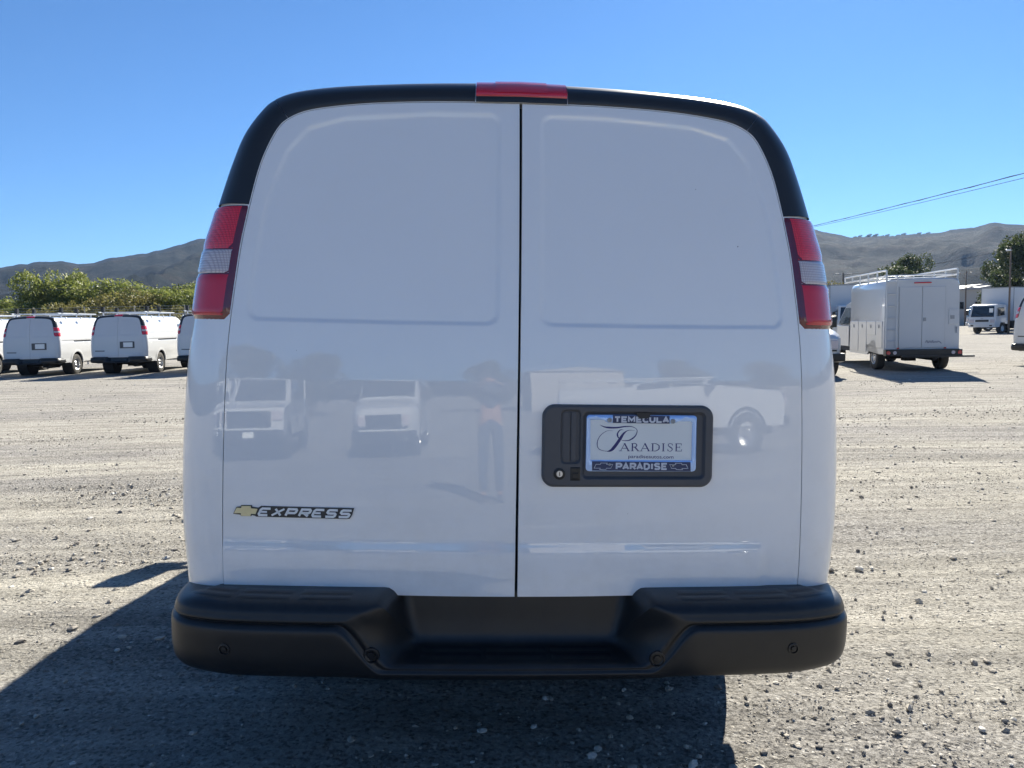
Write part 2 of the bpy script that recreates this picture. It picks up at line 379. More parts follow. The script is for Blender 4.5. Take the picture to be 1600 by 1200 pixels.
# ------------------------------------------------------------------ ground
TILT = 0.0364
def gz(x, y):
    """lot height: falls a little away from the camera, dips to the right under the big van"""
    r = np.hypot(x-0, y-3.0)
    return -.17*sstep(4.5, 15, np.hypot(x, y-1)) - TILT*x*np.exp(-(r/3.2)**2)
def axis_lines(a, b, c, d, step, grow=1.13):
    core = list(np.arange(b, c+1e-6, step)); L_ = []; s = step; v = b
    while v > a: s *= grow; v -= s; L_.append(v)
    R_ = []; s = step; v = core[-1]
    while v < d: s *= grow; v += s; R_.append(v)
    return np.array(L_[::-1]+core+R_)
gx = axis_lines(-4500, -5.0, 5.0, 4500, .024, 1.045); gy = axis_lines(-4500, 2.2, 9.0, 4500, .024, 1.045)
X, Y = np.meshgrid(gx, gy, indexing='ij')
near = 1-sstep(9, 26, np.hypot(X, Y-4))
Z = gz(X, Y) + near*((fbm(X*2.2, Y*7, 3, 3)-.5)*.016 + (fbm(X*14, Y*16, 3, 5)-.5)*.012 + (fbm(X*1.0, Y*1.2, 2, 9)-.5)*.02)
a_, b_ = X.shape
idx = np.arange(a_*b_).reshape(a_, b_)
F = np.stack([idx[:-1, :-1], idx[1:, :-1], idx[1:, 1:], idx[:-1, 1:]], -1).reshape(-1, 4)
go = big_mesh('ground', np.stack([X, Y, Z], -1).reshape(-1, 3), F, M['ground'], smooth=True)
tag(go, kind='structure')

def scatter_stones():
    ico = bmesh.new(); bmesh.ops.create_icosphere(ico, subdivisions=1, radius=1)
    bv = np.array([v.co[:] for v in ico.verts]); bf = np.array([[v.index for v in f.verts] for f in ico.faces]); ico.free()
    pts = []
    def zone(n, x0, x1, y0, y1, s0, s1, thr):
        x = RNG.uniform(x0, x1, n); y = RNG.uniform(y0, y1, n)
        keep = (np.abs(x) < .85*y+1.2)
        dens = fbm(x*.35+20, y*.9, 3, 31)
        keep &= RNG.uniform(0, 1, n) < np.clip((dens-thr)*3.5, .16, 1)
        x = x[keep]; y = y[keep]
        s = s0*np.exp(RNG.exponential(1, len(x))*np.log(s1/s0)/5.0); s = np.minimum(s, s1)
        pts.append(np.stack([x, y, s], -1))
    zone(52000, -3.6, 3.8, 2.2, 4.6, .0024, .020, .46)
    zone(56000, -6.5, 6.5, 4.6, 8.5, .0036, .020, .46)
    zone(26000, -13, 13, 8.5, 15, .007, .022, .46)
    zone(12000, -24, 24, 15, 28, .011, .028, .48)
    P = np.concatenate(pts); n = len(P)
    sc3 = np.stack([RNG.uniform(.7, 1.35, n), RNG.uniform(.6, 1.1, n), RNG.uniform(.40, .8, n)], -1)*P[:, 2:3]
    ang = RNG.uniform(0, 2*pi, n); jit = 1+RNG.uniform(-.28, .28, (n, len(bv), 1))
    V = bv[None]*jit*sc3[:, None, :]
    c, s = np.cos(ang)[:, None], np.sin(ang)[:, None]
    x = V[..., 0]*c-V[..., 1]*s; y = V[..., 0]*s+V[..., 1]*c
    z = V[..., 2]+ (gz(P[:, 0], P[:, 1])+P[:, 2]*.22)[:, None]
    W = np.stack([x+P[:, 0:1], y+P[:, 1:2], z], -1).reshape(-1, 3)
    FF = (bf[None]+(np.arange(n)*len(bv))[:, None, None]).reshape(-1, 3)
    o = big_mesh('gravel', W, FF, M['stone'])
    tag(o, 'loose grey and tan gravel stones strewn over the dirt lot', 'gravel', kind='stuff')
scatter_stones()

# ------------------------------------------------------------------ hills
def make_hills():
    # ridge elevation angle (tan) by azimuth, read from the skyline
    px = [-400, -200, 0, 50, 100, 150, 200, 250, 300, 327, 420, 560, 700, 900, 1100, 1200, 1270, 1330, 1400, 1450, 1500, 1550, 1600, 1750, 2000, 2300]
    py = [430, 424, 417, 413, 407, 412, 402, 396, 381, 375, 352, 360, 385, 372, 350, 352, 360, 370, 369, 365, 358, 350, 353, 362, 380, 400]
    az = np.degrees(np.arctan((np.array(px)-800)/1200.)); ht = (np.array([519-.0200*(p-60) for p in px])-np.array(py))/1200.*np.cos(np.radians(az))
    A = np.radians(np.arange(-180, 180.01, .16)); R = np.concatenate([np.linspace(420, 1500, 90), np.linspace(1515, 2300, 30)])
    AA, RR = np.meshgrid(A, R, indexing='ij')
    AD = np.degrees(AA)
    tan_r = np.interp(AD, az, ht)
    out = np.clip((np.abs(AD)-50)/60, 0, 1); tan_r = tan_r*(1-out)+.045*out
    tan_r = tan_r+(fbm(AD*1.1+40, AD*0, 4, 77)-.5)*.006
    x = RR*np.sin(AA); y = RR*np.cos(AA)
    rise = sstep(420, 1500, RR)**1.1*(1-.55*sstep(1500, 2300, RR))
    rid = 1-np.abs(fbm(x*.0052+9, y*.0030+3, 5, 55)*2-1)*1.9
    mask = np.clip((1500-RR)/900, 0, 1)*sstep(430, 620, RR)
    Zh = rise*tan_r*1500+ mask*(rid-.35)*48*np.clip(tan_r/.1, .3, 1.4) + mask*(fbm(x*.02, y*.02, 4, 5)-.5)*16
    lim = (tan_r*RR*.93-8)
    Zh = Zh + 1.4*sstep(420, 900, RR)+ (fbm(x*.05, y*.05, 3, 8)-.5)*5*sstep(500, 900, RR) -3*(1-sstep(420, 520, RR))
    Zh = np.minimum(Zh, tan_r*RR*np.where(RR < 1350, .955, .992)+1.2)
    a_, b_ = x.shape; idx = np.arange(a_*b_).reshape(a_, b_)
    F = np.stack([idx[:-1, :-1], idx[:-1, 1:], idx[1:, 1:], idx[1:, :-1]], -1).reshape(-1, 4)
    o = big_mesh('hills', np.stack([x, y, Zh], -1).reshape(-1, 3), F, M['hill'], smooth=True)
    tag(o, kind='structure')
    return az, ht
HAZ, HHT = make_hills()

# ------------------------------------------------------------------ van geometry (local: x right, y forward, z up, origin under the rear doors)
EK = np.array([(0, 2.085), (.25, 2.081), (.43, 2.071), (.55, 2.057), (.635, 2.040), (.688, 2.014), (.718, 1.981), (.747, 1.915), (.766, 1.850), (.785, 1.752),
               (.794, 1.70), (.805, 1.63), (.816, 1.53), (.829, 1.41), (.837, 1.30), (.843, 1.15), (.8465, 1.0), (.8475, .83), (.846, .72), (.843, .635)])
SK = np.array([(0, 2.178), (.25, 2.171), (.45, 2.158), (.59, 2.142), (.69, 2.120), (.749, 2.090), (.785, 2.052), (.832, 1.978), (.866, 1.885), (.903, 1.755),
               (.918, 1.698), (.936, 1.63), (.953, 1.53), (.967, 1.41), (.982, 1.30), (.993, 1.15), (.999, 1.0), (.998, .83), (.988, .71), (.977, .60)])
def corr(K):
    K = K.copy(); k = 1-.03*(1-np.clip(np.abs(K[:, 0])/.85, 0, 1)**2)/2.3
    K[:, 1] = 1.42+(K[:, 1]-1.42)*k; return K
EK = corr(EK); SK = corr(SK); SK[:6, 1] -= np.array([.013, .013, .012, .010, .007, .003])
def dprof(z):
    z = np.asarray(z, float)
    r = .045*np.clip(z-.7, 0, 9)+np.where(z > 1.25, .16*(z-1.25)**2+.02*(z-1.25), 0)
    return r
def dsurf(x, z):
    return dprof(z)-.03*(1-np.clip(np.abs(x)/.85, 0, 1.2)**2)
def corner(t, th, off=0., side=1):
    """point on the rear corner / header surface; t knot parameter, th 0 (door edge) .. pi/2 (side / roof)"""
    t = np.asarray(t, float); th = np.asarray(th, float)
    shp = np.broadcast(t, th).shape; t = np.broadcast_to(t, shp).ravel(); th = np.broadcast_to(th, shp).ravel()
    def pos(t, th):
        E = cr(EK, t); S = cr(SK, t); yo = .125
        x = E[:, 0]+(S[:, 0]-E[:, 0])*np.sin(th); z = E[:, 1]+(S[:, 1]-E[:, 1])*np.sin(th)
        y = dsurf(E[:, 0], E[:, 1])+yo*(1-np.cos(th))
        ext = np.clip(th-pi/2, 0, None); y = y+ext*.12
        return np.stack([x, y, z], -1)
    P = pos(t, th)
    if off is not 0.:
        e = 1e-3; a = pos(t+e, th)-pos(t-e, th); b = pos(t, th+e)-pos(t, th-e)
        n = np.cross(a, b); n /= np.linalg.norm(n, axis=1)[:, None]+1e-12
        s = np.where(n[:, 1] > 0, -1, 1)      # outwards: towards the rear or away from the axis
        s = np.where(np.abs(n[:, 1]) < .25, np.where(n[:, 0]*P[:, 0]+n[:, 2]*(P[:, 2]-1.2) > 0, 1, -1), s)
        o_ = np.broadcast_to(off, shp).ravel()[:, None] if hasattr(off, 'shape') else off
        P = P+n*s[:, None]*o_
    P = P.reshape(*shp, 3)
    if side < 0: P = P*np.array([-1, 1, 1])
    return P
LEN = 5.69
AX_R, AX_F, WR = 1.30, 4.73, .375
def side_pt(S, yc, yy):
    """S (x,z) section knots, yc rear start, yy nominal station 0..LEN"""
    x, z = S[..., 0], S[..., 1]
    y = yy+yc*(1-np.clip(yy/1.5, 0, 1))
    wf = 1+.010*sstep(0, .8, yy)-.30*np.clip((yy-5.0)/.69, 0, 1)**2.2-.0*yy
    topk = np.interp(yy, [0, 1.2, 3.7, 3.95, 4.80, 5.35, 5.60, 5.69], [2.163, 2.160, 2.158, 2.105, 1.33, 1.20, 1.12, 1.02])
    zb = .98
    zz = np.where(z > zb, zb+(z-zb)*(topk-zb)/(2.165-zb), z)
    return np.stack([x*wf, y, zz], -1)

def door_mesh(side, nu, nv, hi):
    """one rear door; returns verts grid (nu,nv,3)"""
    gap = .0045
    Es = cr(EK, np.linspace(0, 19, 400))
    # inset the outline for the shut line
    tg = np.gradient(Es, axis=0); nn = np.stack([-tg[:, 1], tg[:, 0]], -1); nn /= np.linalg.norm(nn, axis=1)[:, None]
    nn *= np.sign(-(nn[:, 0:1]*Es[:, 0:1]+nn[:, 1:2]*(Es[:, 1:2]-1.2)))
    Es = Es+nn*.0025
    kc = int(400*5.6/19)
    top = Es[:kc+1]; sd = Es[kc:][::-1]
    top = top.copy(); top[0, 0] = gap
    def samp(C, n, w=None):
        s = np.concatenate([[0], np.cumsum(np.linalg.norm(np.diff(C, axis=0), axis=1))]); s /= s[-1]
        u = np.linspace(0, 1, n) if w is None else w
        return np.stack([np.interp(u, s, C[:, 0]), np.interp(u, s, C[:, 1])], -1)
    v = np.linspace(0, 1, nv)
    if hi:  # concentrate rows on the hem, the band and the recess
        w = 1+6*np.exp(-((v-.015)/.02)**2)+6*np.exp(-((v-.10)/.03)**2)+2.5*np.exp(-((v-.55)/.04)**2)+1.5*np.exp(-((v-.97)/.05)**2)
        c = np.cumsum(w); v = (c-c[0])/(c[-1]-c[0])
    u = np.linspace(0, 1, nu); u = u+.0*u
    if hi: u = np.clip(.5-.5*np.cos(pi*u), 0, 1)*.35+u*.65
    T = samp(top, nu, u); Rr = samp(sd, nv, v)
    zbot = lambda x: .630+.016*(np.abs(x)/.843)**2
    bx = gap+(Rr[0, 0]-gap)*u; B = np.stack([bx, zbot(bx)], -1); B[-1] = Rr[0]
    Lf = np.stack([np.full(nv, gap), B[0, 1]+(T[0, 1]-B[0, 1])*v], -1)
    U = u[:, None, None]; Vv = v[None, :, None]
    P = (1-Vv)*B[:, None]+Vv*T[:, None]+(1-U)*Lf[None]+U*Rr[None]-((1-U)*(1-Vv)*B[0]+U*(1-Vv)*B[-1]+(1-U)*Vv*T[0]+U*Vv*T[-1])
    x = P[..., 0]; z = P[..., 1]
    y = dsurf(x, z)
    # recessed upper panel
    poly = np.array([(.057, 1.409), (.400, 1.409), (.779, 1.413), (.783, 1.44), (.769, 1.573), (.748, 1.727), (.724, 1.824), (.690, 1.915), (.630, 1.988), (.521, 2.020), (.267, 2.040), (.057, 2.042)])
    d = np.full(x.shape, 9.); inside = np.zeros(x.shape, bool)
    for i in range(len(poly)):
        a, b = poly[i], poly[(i+1) % len(poly)]
        pa = np.stack([x-a[0], z-a[1]], -1); ba = b-a; h = np.clip((pa@ba)/(ba@ba), 0, 1)
        d = np.minimum(d, np.linalg.norm(pa-h[..., None]*ba, axis=-1))
        c = (a[1] > z) != (b[1] > z)
        with np.errstate(all='ignore'):
            inside ^= c & (x < (b[0]-a[0])*(z-a[1])/(b[1]-a[1]+1e-12)+a[0])
    # soften the corners of the outline
    sd_ = np.where(inside, -d, d)
    for (cx, cz, sx, sz) in ((.057, 1.409, 1, 1), (.781, 1.411, -1, 1), (.057, 2.042, 1, -1)):
        rr = .038; ox = (x-cx)*sx; oz = (z-cz)*sz; m = (ox < rr) & (oz < rr) & (ox > -.05) & (oz > -.05)
        sd_ = np.where(m, np.hypot(ox-rr, oz-rr)-rr, sd_)
    y = y+.0062*sstep(.001, -.013, sd_)
    # lower band: a shelf that faces the sky a little more, the skin below stands proud
    lim = 1-sstep(.715, .75, x) if side > 0 else 1.
    y = y-.0050*np.clip((.787-z)/.031, 0, 1)*lim
    # hem seam at the bottom edge
    zb = zbot(x)
    y = y+.0022*np.exp(-((z-zb-.020)/.0035)**2)-.001*(z < zb+.02)
    P3 = np.stack([x*side, y, z], -1)
    return P3
def door(side, nu, nv, hi, mat, parent):
    P = door_mesh(side, nu, nv, hi); a, b = P.shape[:2]
    mb = MB(); mb.grid(P)
    ring = [i*b for i in range(a)]+[(a-1)*b+j for j in range(1, b)]+[i*b+b-1 for i in range(a-2, -1, -1)]+[j for j in range(b-2, 0, -1)]
    n = len(ring); c = np.array([side*.42, 0, 1.35]); prev = ring
    for k, (oo, dy) in enumerate(((.0012, .0022), (.0014, .03))):
        base = len(mb.v)
        for r in ring:
            v = np.array(mb.v[r]) if k == 0 else np.array(mb.v[r])
            dr = v-c; dr[1] = 0; dr /= np.linalg.norm(dr)
            mb.v.append(tuple(np.array(mb.v[r])+dr*oo+np.array([0, dy, 0])))
        new = list(range(base, base+n))
        mb.f += [(prev[i], prev[(i+1) % n], new[(i+1) % n], new[i]) for i in range(n)]
        prev = new
    return mb.build('rear_door', mat, parent, auto=38)

# ---- bumper surface
BPLAN = np.array([(-.975, .50), (-.985, .30), (-.990, .10), (-.978, -.02), (-.932, -.098), (-.83, -.140), (-.70, -.158), (-.5, -.168), (-.25, -.175), (0, -.178)])
BPLAN = np.vstack([BPLAN, BPLAN[-2::-1]*np.array([-1, 1])])
SEG = np.concatenate([[0], np.cumsum(np.linalg.norm(np.diff(BPLAN, axis=0), axis=1))])
def bplan(s):
    """s arc length from centre"""
    s = np.asarray(s, float)+SEG[-1]/2; i = np.interp(s, SEG, np.arange(len(SEG)))
    return cr(BPLAN, i)
BO = np.array([(.17, .656), (.10, .655), (.055, .652), (.028, .645), (.012, .632), (.006, .616), (.003, .606), (.0045, .600), (.010, .595), (.003, .590), (-.005, .578), (-.006, .54), (-.004, .492), (.006, .458), (.032, .441), (.12, .435)])
BC = np.array([(.172, .640), (.168, .600), (.162, .540), (.150, .496), (.115, .486), (.07, .483), (.030, .480), (.016, .474), (.016, .467), (.012, .462), (.010, .457), (.012, .450), (.018, .442), (.030, .434), (.055, .429), (.12, .426)])
def bump_pt(s, v):
    s = np.asarray(s, float); v = np.asarray(v, float); shp = np.broadcast(s, v).shape
    s = np.broadcast_to(s, shp).ravel(); v = np.broadcast_to(v, shp).ravel()
    p = bplan(s); e = 1e-3; tg = bplan(s+e)-bplan(s-e); tg /= np.linalg.norm(tg, axis=1)[:, None]
    nrm = np.stack([-tg[:, 1], tg[:, 0]], -1)     # inward (towards +y at centre)
    o = cr(BO, v); c = cr(BC, v)
    x = np.abs(p[:, 0])
    hi_ = np.interp(v, [0, 3, 6, 9, 15], [.375, .39, .475, .50, .50]); lo_ = np.interp(v, [0, 3, 6, 9, 15], [.32, .28, .335, .37, .37])
    w = sstep(0, 1, (hi_-x)/(hi_-lo_))[:, None]
    q = o*(1-w)+c*w
    wrap = sstep(.88, 1.0, x)
    zz = q[:, 1]-.012*wrap*np.clip((q[:, 1]-.6)/.09, 0, 1)+.008*sstep(.75, 1., x)*np.clip((.6-q[:, 1])/.15, 0, 1)
    P = np.stack([p[:, 0]+nrm[:, 0]*q[:, 0], p[:, 1]+nrm[:, 1]*q[:, 0], zz], -1)
    return P.reshape(*shp, 3)
def bump_frame(s, v):
    e = 1e-3; P = bump_pt(s, v).reshape(3); a = (bump_pt(s+e, v)-bump_pt(s-e, v)).reshape(3); b = (bump_pt(s, v+e)-bump_pt(s, v-e)).reshape(3)
    n = np.cross(a, b); n /= np.linalg.norm(n)
    if n[1] > 0: n = -n
    return Vector(P), Vector(n)
def smax(): return SEG[-1]/2

def disc_on(mb, P, n, prof, k=24):
    """lathe a profile [(height, radius)] round point P along normal n"""
    a = n.orthogonal().normalized(); b = n.cross(a); V = []
    for h, r in prof:
        for i in range(k):
            t = 2*pi*i/k; V.append(P+n*h+a*cos(t)*r+b*sin(t)*r)
    F = [(j*k+i, j*k+(i+1) % k, (j+1)*k+(i+1) % k, (j+1)*k+i) for j in range(len(prof)-1) for i in range(k)]
    F.append(tuple(range((len(prof)-1)*k, len(prof)*k)))
    mb.add(V, F)

def stroke_mesh(mb, strokes, f, depth=.0006):
    """strokes: list of (points, widths) in 2D; f maps (u,v,h) -> 3D"""
    for pts, w in strokes:
        P = np.array(pts, float); n = len(P)
        if not hasattr(w, '__len__'): w = [w]*n
        tg = np.gradient(P, axis=0); tg /= np.linalg.norm(tg, axis=1)[:, None]+1e-9
        nn = np.stack([-tg[:, 1], tg[:, 0]], -1)
        for i in range(1, n-1):   # mitre
            a = P[i]-P[i-1]; a /= np.linalg.norm(a); b = P[i+1]-P[i]; b /= np.linalg.norm(b)
            na = np.array([-a[1], a[0]]); nb = np.array([-b[1], b[0]]); m = na+nb; L_ = np.linalg.norm(m)
            if L_ > .3: m /= L_; nn[i] = m/max(.5, m@na)
        A = [P[i]+nn[i]*w[i]/2 for i in range(n)]; B = [P[i]-nn[i]*w[i]/2 for i in range(n)]
        V = [f(p[0], p[1], depth) for p in A]+[f(p[0], p[1], depth) for p in B]+[f(p[0], p[1], 0) for p in A]+[f(p[0], p[1], 0) for p in B]
        F = []
        for i in range(n-1):
            F += [(i, i+1, n+i+1, n+i), (2*n+i, 2*n+i+1, i+1, i), (n+i, n+i+1, 3*n+i+1, 3*n+i)]
        F += [(0, n, 3*n, 2*n), (n-1, 3*n-1, 4*n-1, 2*n-1)]
        mb.add(V, F)
def text_mesh(s, size, bold=0., extr=.0003, sx=1.0, spacing=1.0):
    cu = bpy.data.curves.new('t', 'FONT'); cu.body = s; cu.size = size; cu.extrude = extr; cu.offset = bold
    cu.align_x = 'CENTER'; cu.align_y = 'CENTER'; cu.space_character = spacing; cu.resolution_u = 4
    o = bpy.data.objects.new('t', cu); COL.objects.link(o)
    dg = bpy.context.evaluated_depsgraph_get(); me = bpy.data.meshes.new_from_object(o.evaluated_get(dg))
    V = [(v.co.x*sx, v.co.y, v.co.z) for v in me.vertices]; F = [tuple(p.vertices) for p in me.polygons]
    bpy.data.objects.remove(o); bpy.data.curves.remove(cu); bpy.data.meshes.remove(me)
    return V, F
def fit_text(s, u0, u1, v0, v1, bold=0.):
    """verts of text scaled to exactly fill a rectangle"""
    V, F = text_mesh(s, 1.0, bold); V = np.array(V); mn = V.min(0); mx = V.max(0)
    V[:, 0] = u0+(V[:, 0]-mn[0])/(mx[0]-mn[0])*(u1-u0); V[:, 1] = v0+(V[:, 1]-mn[1])/(mx[1]-mn[1])*(v1-v0)
    return V, F

def make_wheel(parent, x, y, side, hi=False):
    n = 40
    R = WR
    t = MB().lathe([(-.11, .215), (-.115, .25), (-.118, .32), (-.105, R-.012), (-.08, R), (.08, R), (.105, R-.012), (.118, .32), (.115, .25), (.11, .215)], (x, y, R), 'X', n)
    w = t.build('wheel', M['rubber'], parent, auto=30)
    s = side
    r = MB().lathe([(s*.10, .222), (s*.112, .216), (s*.105, .205), (s*.06, .195), (s*.035, .165), (s*.045, .12), (s*.075, .085), (s*.078, .03), (s*.078, .001)], (x, y, R), 'X', n)
    r.lathe([(-s*.10, .22), (-s*.02, .19), (-s*.02, .05), (-s*.02, .001)], (x, y, R), 'X', 20)
    rim = r.build('rim', M['steel'], w, auto=35)
    for k in range(8):
        h = MB(); a = 2*pi*k/8; c = Vector((x+s*.047, y+cos(a)*.155, R+sin(a)*.155)); disc_on(h, c, Vector((s, 0, 0)), [(0, .022), (.003, .02)], 8)
        h.build('rim_hole', M['under'], w)
    c = MB().lathe([(s*.070, .058), (s*.095, .052), (s*.10, .03), (s*.10, .001)], (x, y, R), 'X', 20)
    c.build('hub_cap', M['chrome'], w, auto=30)
    return w

def van_body(parent, paint, hi):
    """body shell, glass, front end, wheels for one van"""
    nt_ = 120 if hi else 92
    T = np.linspace(0, 19, nt_); S = cr(SK, T); E = cr(EK, T)
    yc = dsurf(E[:, 0], E[:, 1])+.125
    Sx = np.vstack([S, [(.982, .53), (.972, .455)]]); ycx = np.append(yc, [.30, .42])
    YY = np.concatenate([[0, .03, .1], np.arange(.18, 5.6, .06), [5.62, 5.66, 5.69]])
    G = np.array([side_pt(Sx, ycx, yy) for yy in YY]).transpose(1, 0, 2)   # (t, y, 3)
    # shallow panel recess and belt crease along the cargo side
    z = G[..., 2]; y = G[..., 1]; x = G[..., 0]
    sidez = sstep(.80, .84, x)
    rec = sstep(1.42, 1.45, z)*(1-sstep(1.93, 1.98, z))*sstep(.30, .36, y)*(1-sstep(3.4, 3.46, y))*sidez
    crease = np.exp(-((z-1.235)/(.012 if hi else .022))**2)*sidez*sstep(.2, .25, y)*(1-sstep(5.2, 5.3, y))
    G[..., 0] = x-(.006 if hi else .014)*rec-(.009 if hi else .020)*crease
    a, b = G.shape[:2]; mb = MB()
    for sg in (1, -1):
        P = G*np.array([sg, 1, 1]); F = []
        for i in range(a-1):
            for j in range(b-1):
                c = (P[i, j]+P[i+1, j]+P[i+1, j+1]+P[i, j+1])/4
                if c[2] < 1.0 and (np.hypot(c[1]-AX_R, c[2]-.40) < .455 or np.hypot(c[1]-AX_F, c[2]-.40) < .455): continue
                q = (i*b+j, i*b+j+1, (i+1)*b+j+1, (i+1)*b+j)
                F.append(q if sg < 0 else q[::-1])
        mb.add(P.reshape(-1, 3), F)
    # corner posts below the lamps, from the door edge round to the side
    th = np.linspace(0, pi/2, 14 if hi else 7)
    Tc = np.linspace(0, 19, nt_)
    for sg in (1, -1):
        mb.grid(corner(Tc[:, None], th[None, :], 0., sg))
        # jamb return inside the door edge
        A = corner(Tc[:, None], np.zeros((1, 1)), 0., sg)
        B = A+np.array([0, .03, 0]); mb.grid(np.concatenate([A, B], 1))
    # nose cap
    nose = G[:, -1]; poly = [tuple(p) for p in nose]+[(-p[0], p[1], p[2]) for p in nose[::-1]]
    mb.add(poly, [tuple(range(len(poly)))])
    o = mesh('body', mb.v, mb.f, paint, parent, auto=40)
    bm = bmesh.new(); bm.from_mesh(o.data); bmesh.ops.recalc_face_normals(bm, faces=bm.faces); bm.to_mesh(o.data); bm.free()
    # wheel arch lips
    for ya in (AX_R, AX_F):
        for sg in (1, -1):
            A = np.linspace(-.12, pi+.12, 30); L_ = []
            for r, off in ((.435, -.02), (.44, .008), (.465, .012), (.49, .010), (.535, .0)):
                row = []
                for a_ in A:
                    yy = ya+r*cos(a_); zz = .40+r*sin(a_); sx = np.interp(zz, [.455, .6, .71, .83, 1.0, 1.15], [.972, .987, .993, .999, .999, .993])
                    wf = 1.010-.30*max(0, (yy-5.0)/.69)**2.2
                    row.append((sg*(sx*wf+off), yy, max(zz, .44)))
                L_.append(row)
            m2 = MB().grid(np.array(L_)); m2.build('wheel_arch', paint, parent, auto=50)
            m3 = MB().lathe([(sg*.97, .44), (sg*.62, .44), (sg*.62, .001)], (0, ya, .40), 'X', 24)
            m3.build('wheel_well', M['under'], parent)
    # door opening backing, floor and rear valance
    mb = MB(); Eo = cr(EK, np.linspace(0, 19, 40)); pl = [(p[0], dprof(p[1])+.028, p[1]) for p in Eo]
    poly = pl+[(-p[0], p[1], p[2]) for p in pl[::-1]]
    V = poly+[(0, dprof(1.3)+.028, 1.3)]; n = len(poly)
    mb.add(V, [(i, (i+1) % n, n) for i in range(n)])
    mb.box(-.84, .84, .02, .06, .50, .66)
    mb.box(-.80, .80, .06, 5.3, .42, .50)
    mb.box(-.12, .12, 1.0, 1.6, .27, .42)
    mb.tube((-.75, AX_R, WR), (.75, AX_R, WR), .06, 10)
    mb.tube((.45, .25, .36), (.45, 1.0, .36), .09, 12)
    mb.tube((-.55, .1, .46), (-.55, 4.8, .44), .06, 6); mb.tube((.60, .1, .46), (.60, 4.8, .44), .06, 6)
    mb.build('underbody', M['under'], parent)
    for ya in (AX_R, AX_F):
        for sg in (1, -1): make_wheel(parent, sg*.86, ya, sg, hi)
    # glass on the cab sides and windscreen, as panes 5 mm proud of the sheet metal
    def patch(name, t0, t1, y0, y1, mat, off=.005, sides=(1, -1), nt2=10, ny=12, skew=0., centre=False):
        Tt = np.linspace(t0, t1, nt2); Sg = cr(SK, Tt)
        P = []
        for k in range(nt2):
            row = []
            for yy in np.linspace(y0, y1, ny):
                w = (yy-y0)/(y1-y0)
                q = side_pt(Sg[k], 0, yy-skew*(1-k/(nt2-1))*w); row.append(q)
            P.append(row)
        P = np.array(P)
        nx = np.gradient(P, axis=0); ny_ = np.gradient(P, axis=1); nn = np.cross(nx, ny_); nn /= np.linalg.norm(nn, axis=-1)[..., None]+1e-9
        if nn[..., 0].mean()+nn[..., 2].mean() < 0: nn = -nn
        P = P+nn*off
        if centre:
            Q = np.concatenate([(P*np.array([-1, 1, 1]))[::-1], P[1:] if abs(P[0, 0, 0]) < 1e-4 else P]); MB().grid(Q).build(name, mat, parent, smooth=True); return
        for sg in sides: MB().grid(P*np.array([sg, 1, 1])).build(name, mat, parent, smooth=True)
    patch('windscreen', 0, 6.5, 4.03, 4.74, M['glass'], .006, centre=True)
    patch('side_window', 8.6, 13.8, 3.42, 4.16, M['glass'], .005, skew=.0)
    # black sliding-door track on both sides, body side
    for sg in (1,):
        MB().box(sg*.982, sg*1.006, 1.15, 2.95, 1.222, 1.262).build('door_track', M['black'], parent)
    # front grille, lamps, bumper
    g = MB().box(-.52, .52, 5.68, 5.73, .72, .98, .01); g.box(-.70, .70, 5.68, 5.72, .68, .72); g.build('grille', M['black'], parent)
    for sg in (1, -1):
        MB().box(*sorted((sg*.54, sg*.74)), 5.60, 5.72, .74, .97, .015).build('headlight', M['clear'], parent)
    fb = []
    for s in np.linspace(-1, 1, 25):
        xx = .95*s; yy = 5.80-.16*abs(s)**3.; fb.append([(xx, yy-.25, .62), (xx, yy, .62), (xx, yy+.01, .52), (xx, yy-.01, .42), (xx, yy-.2, .38)])
    MB().grid(np.array(fb)).build('front_bumper', M['black'], parent, auto=50)
    for sg in (1, -1):
        m5 = MB().box(*sorted((sg*1.08, sg*1.30)), 4.06, 4.14, 1.28, 1.58, .02); m5.tube((sg*.96, 4.15, 1.38), (sg*1.10, 4.12, 1.40), .02)
        m5.build('door_mirror', M['black'], parent, auto=40)

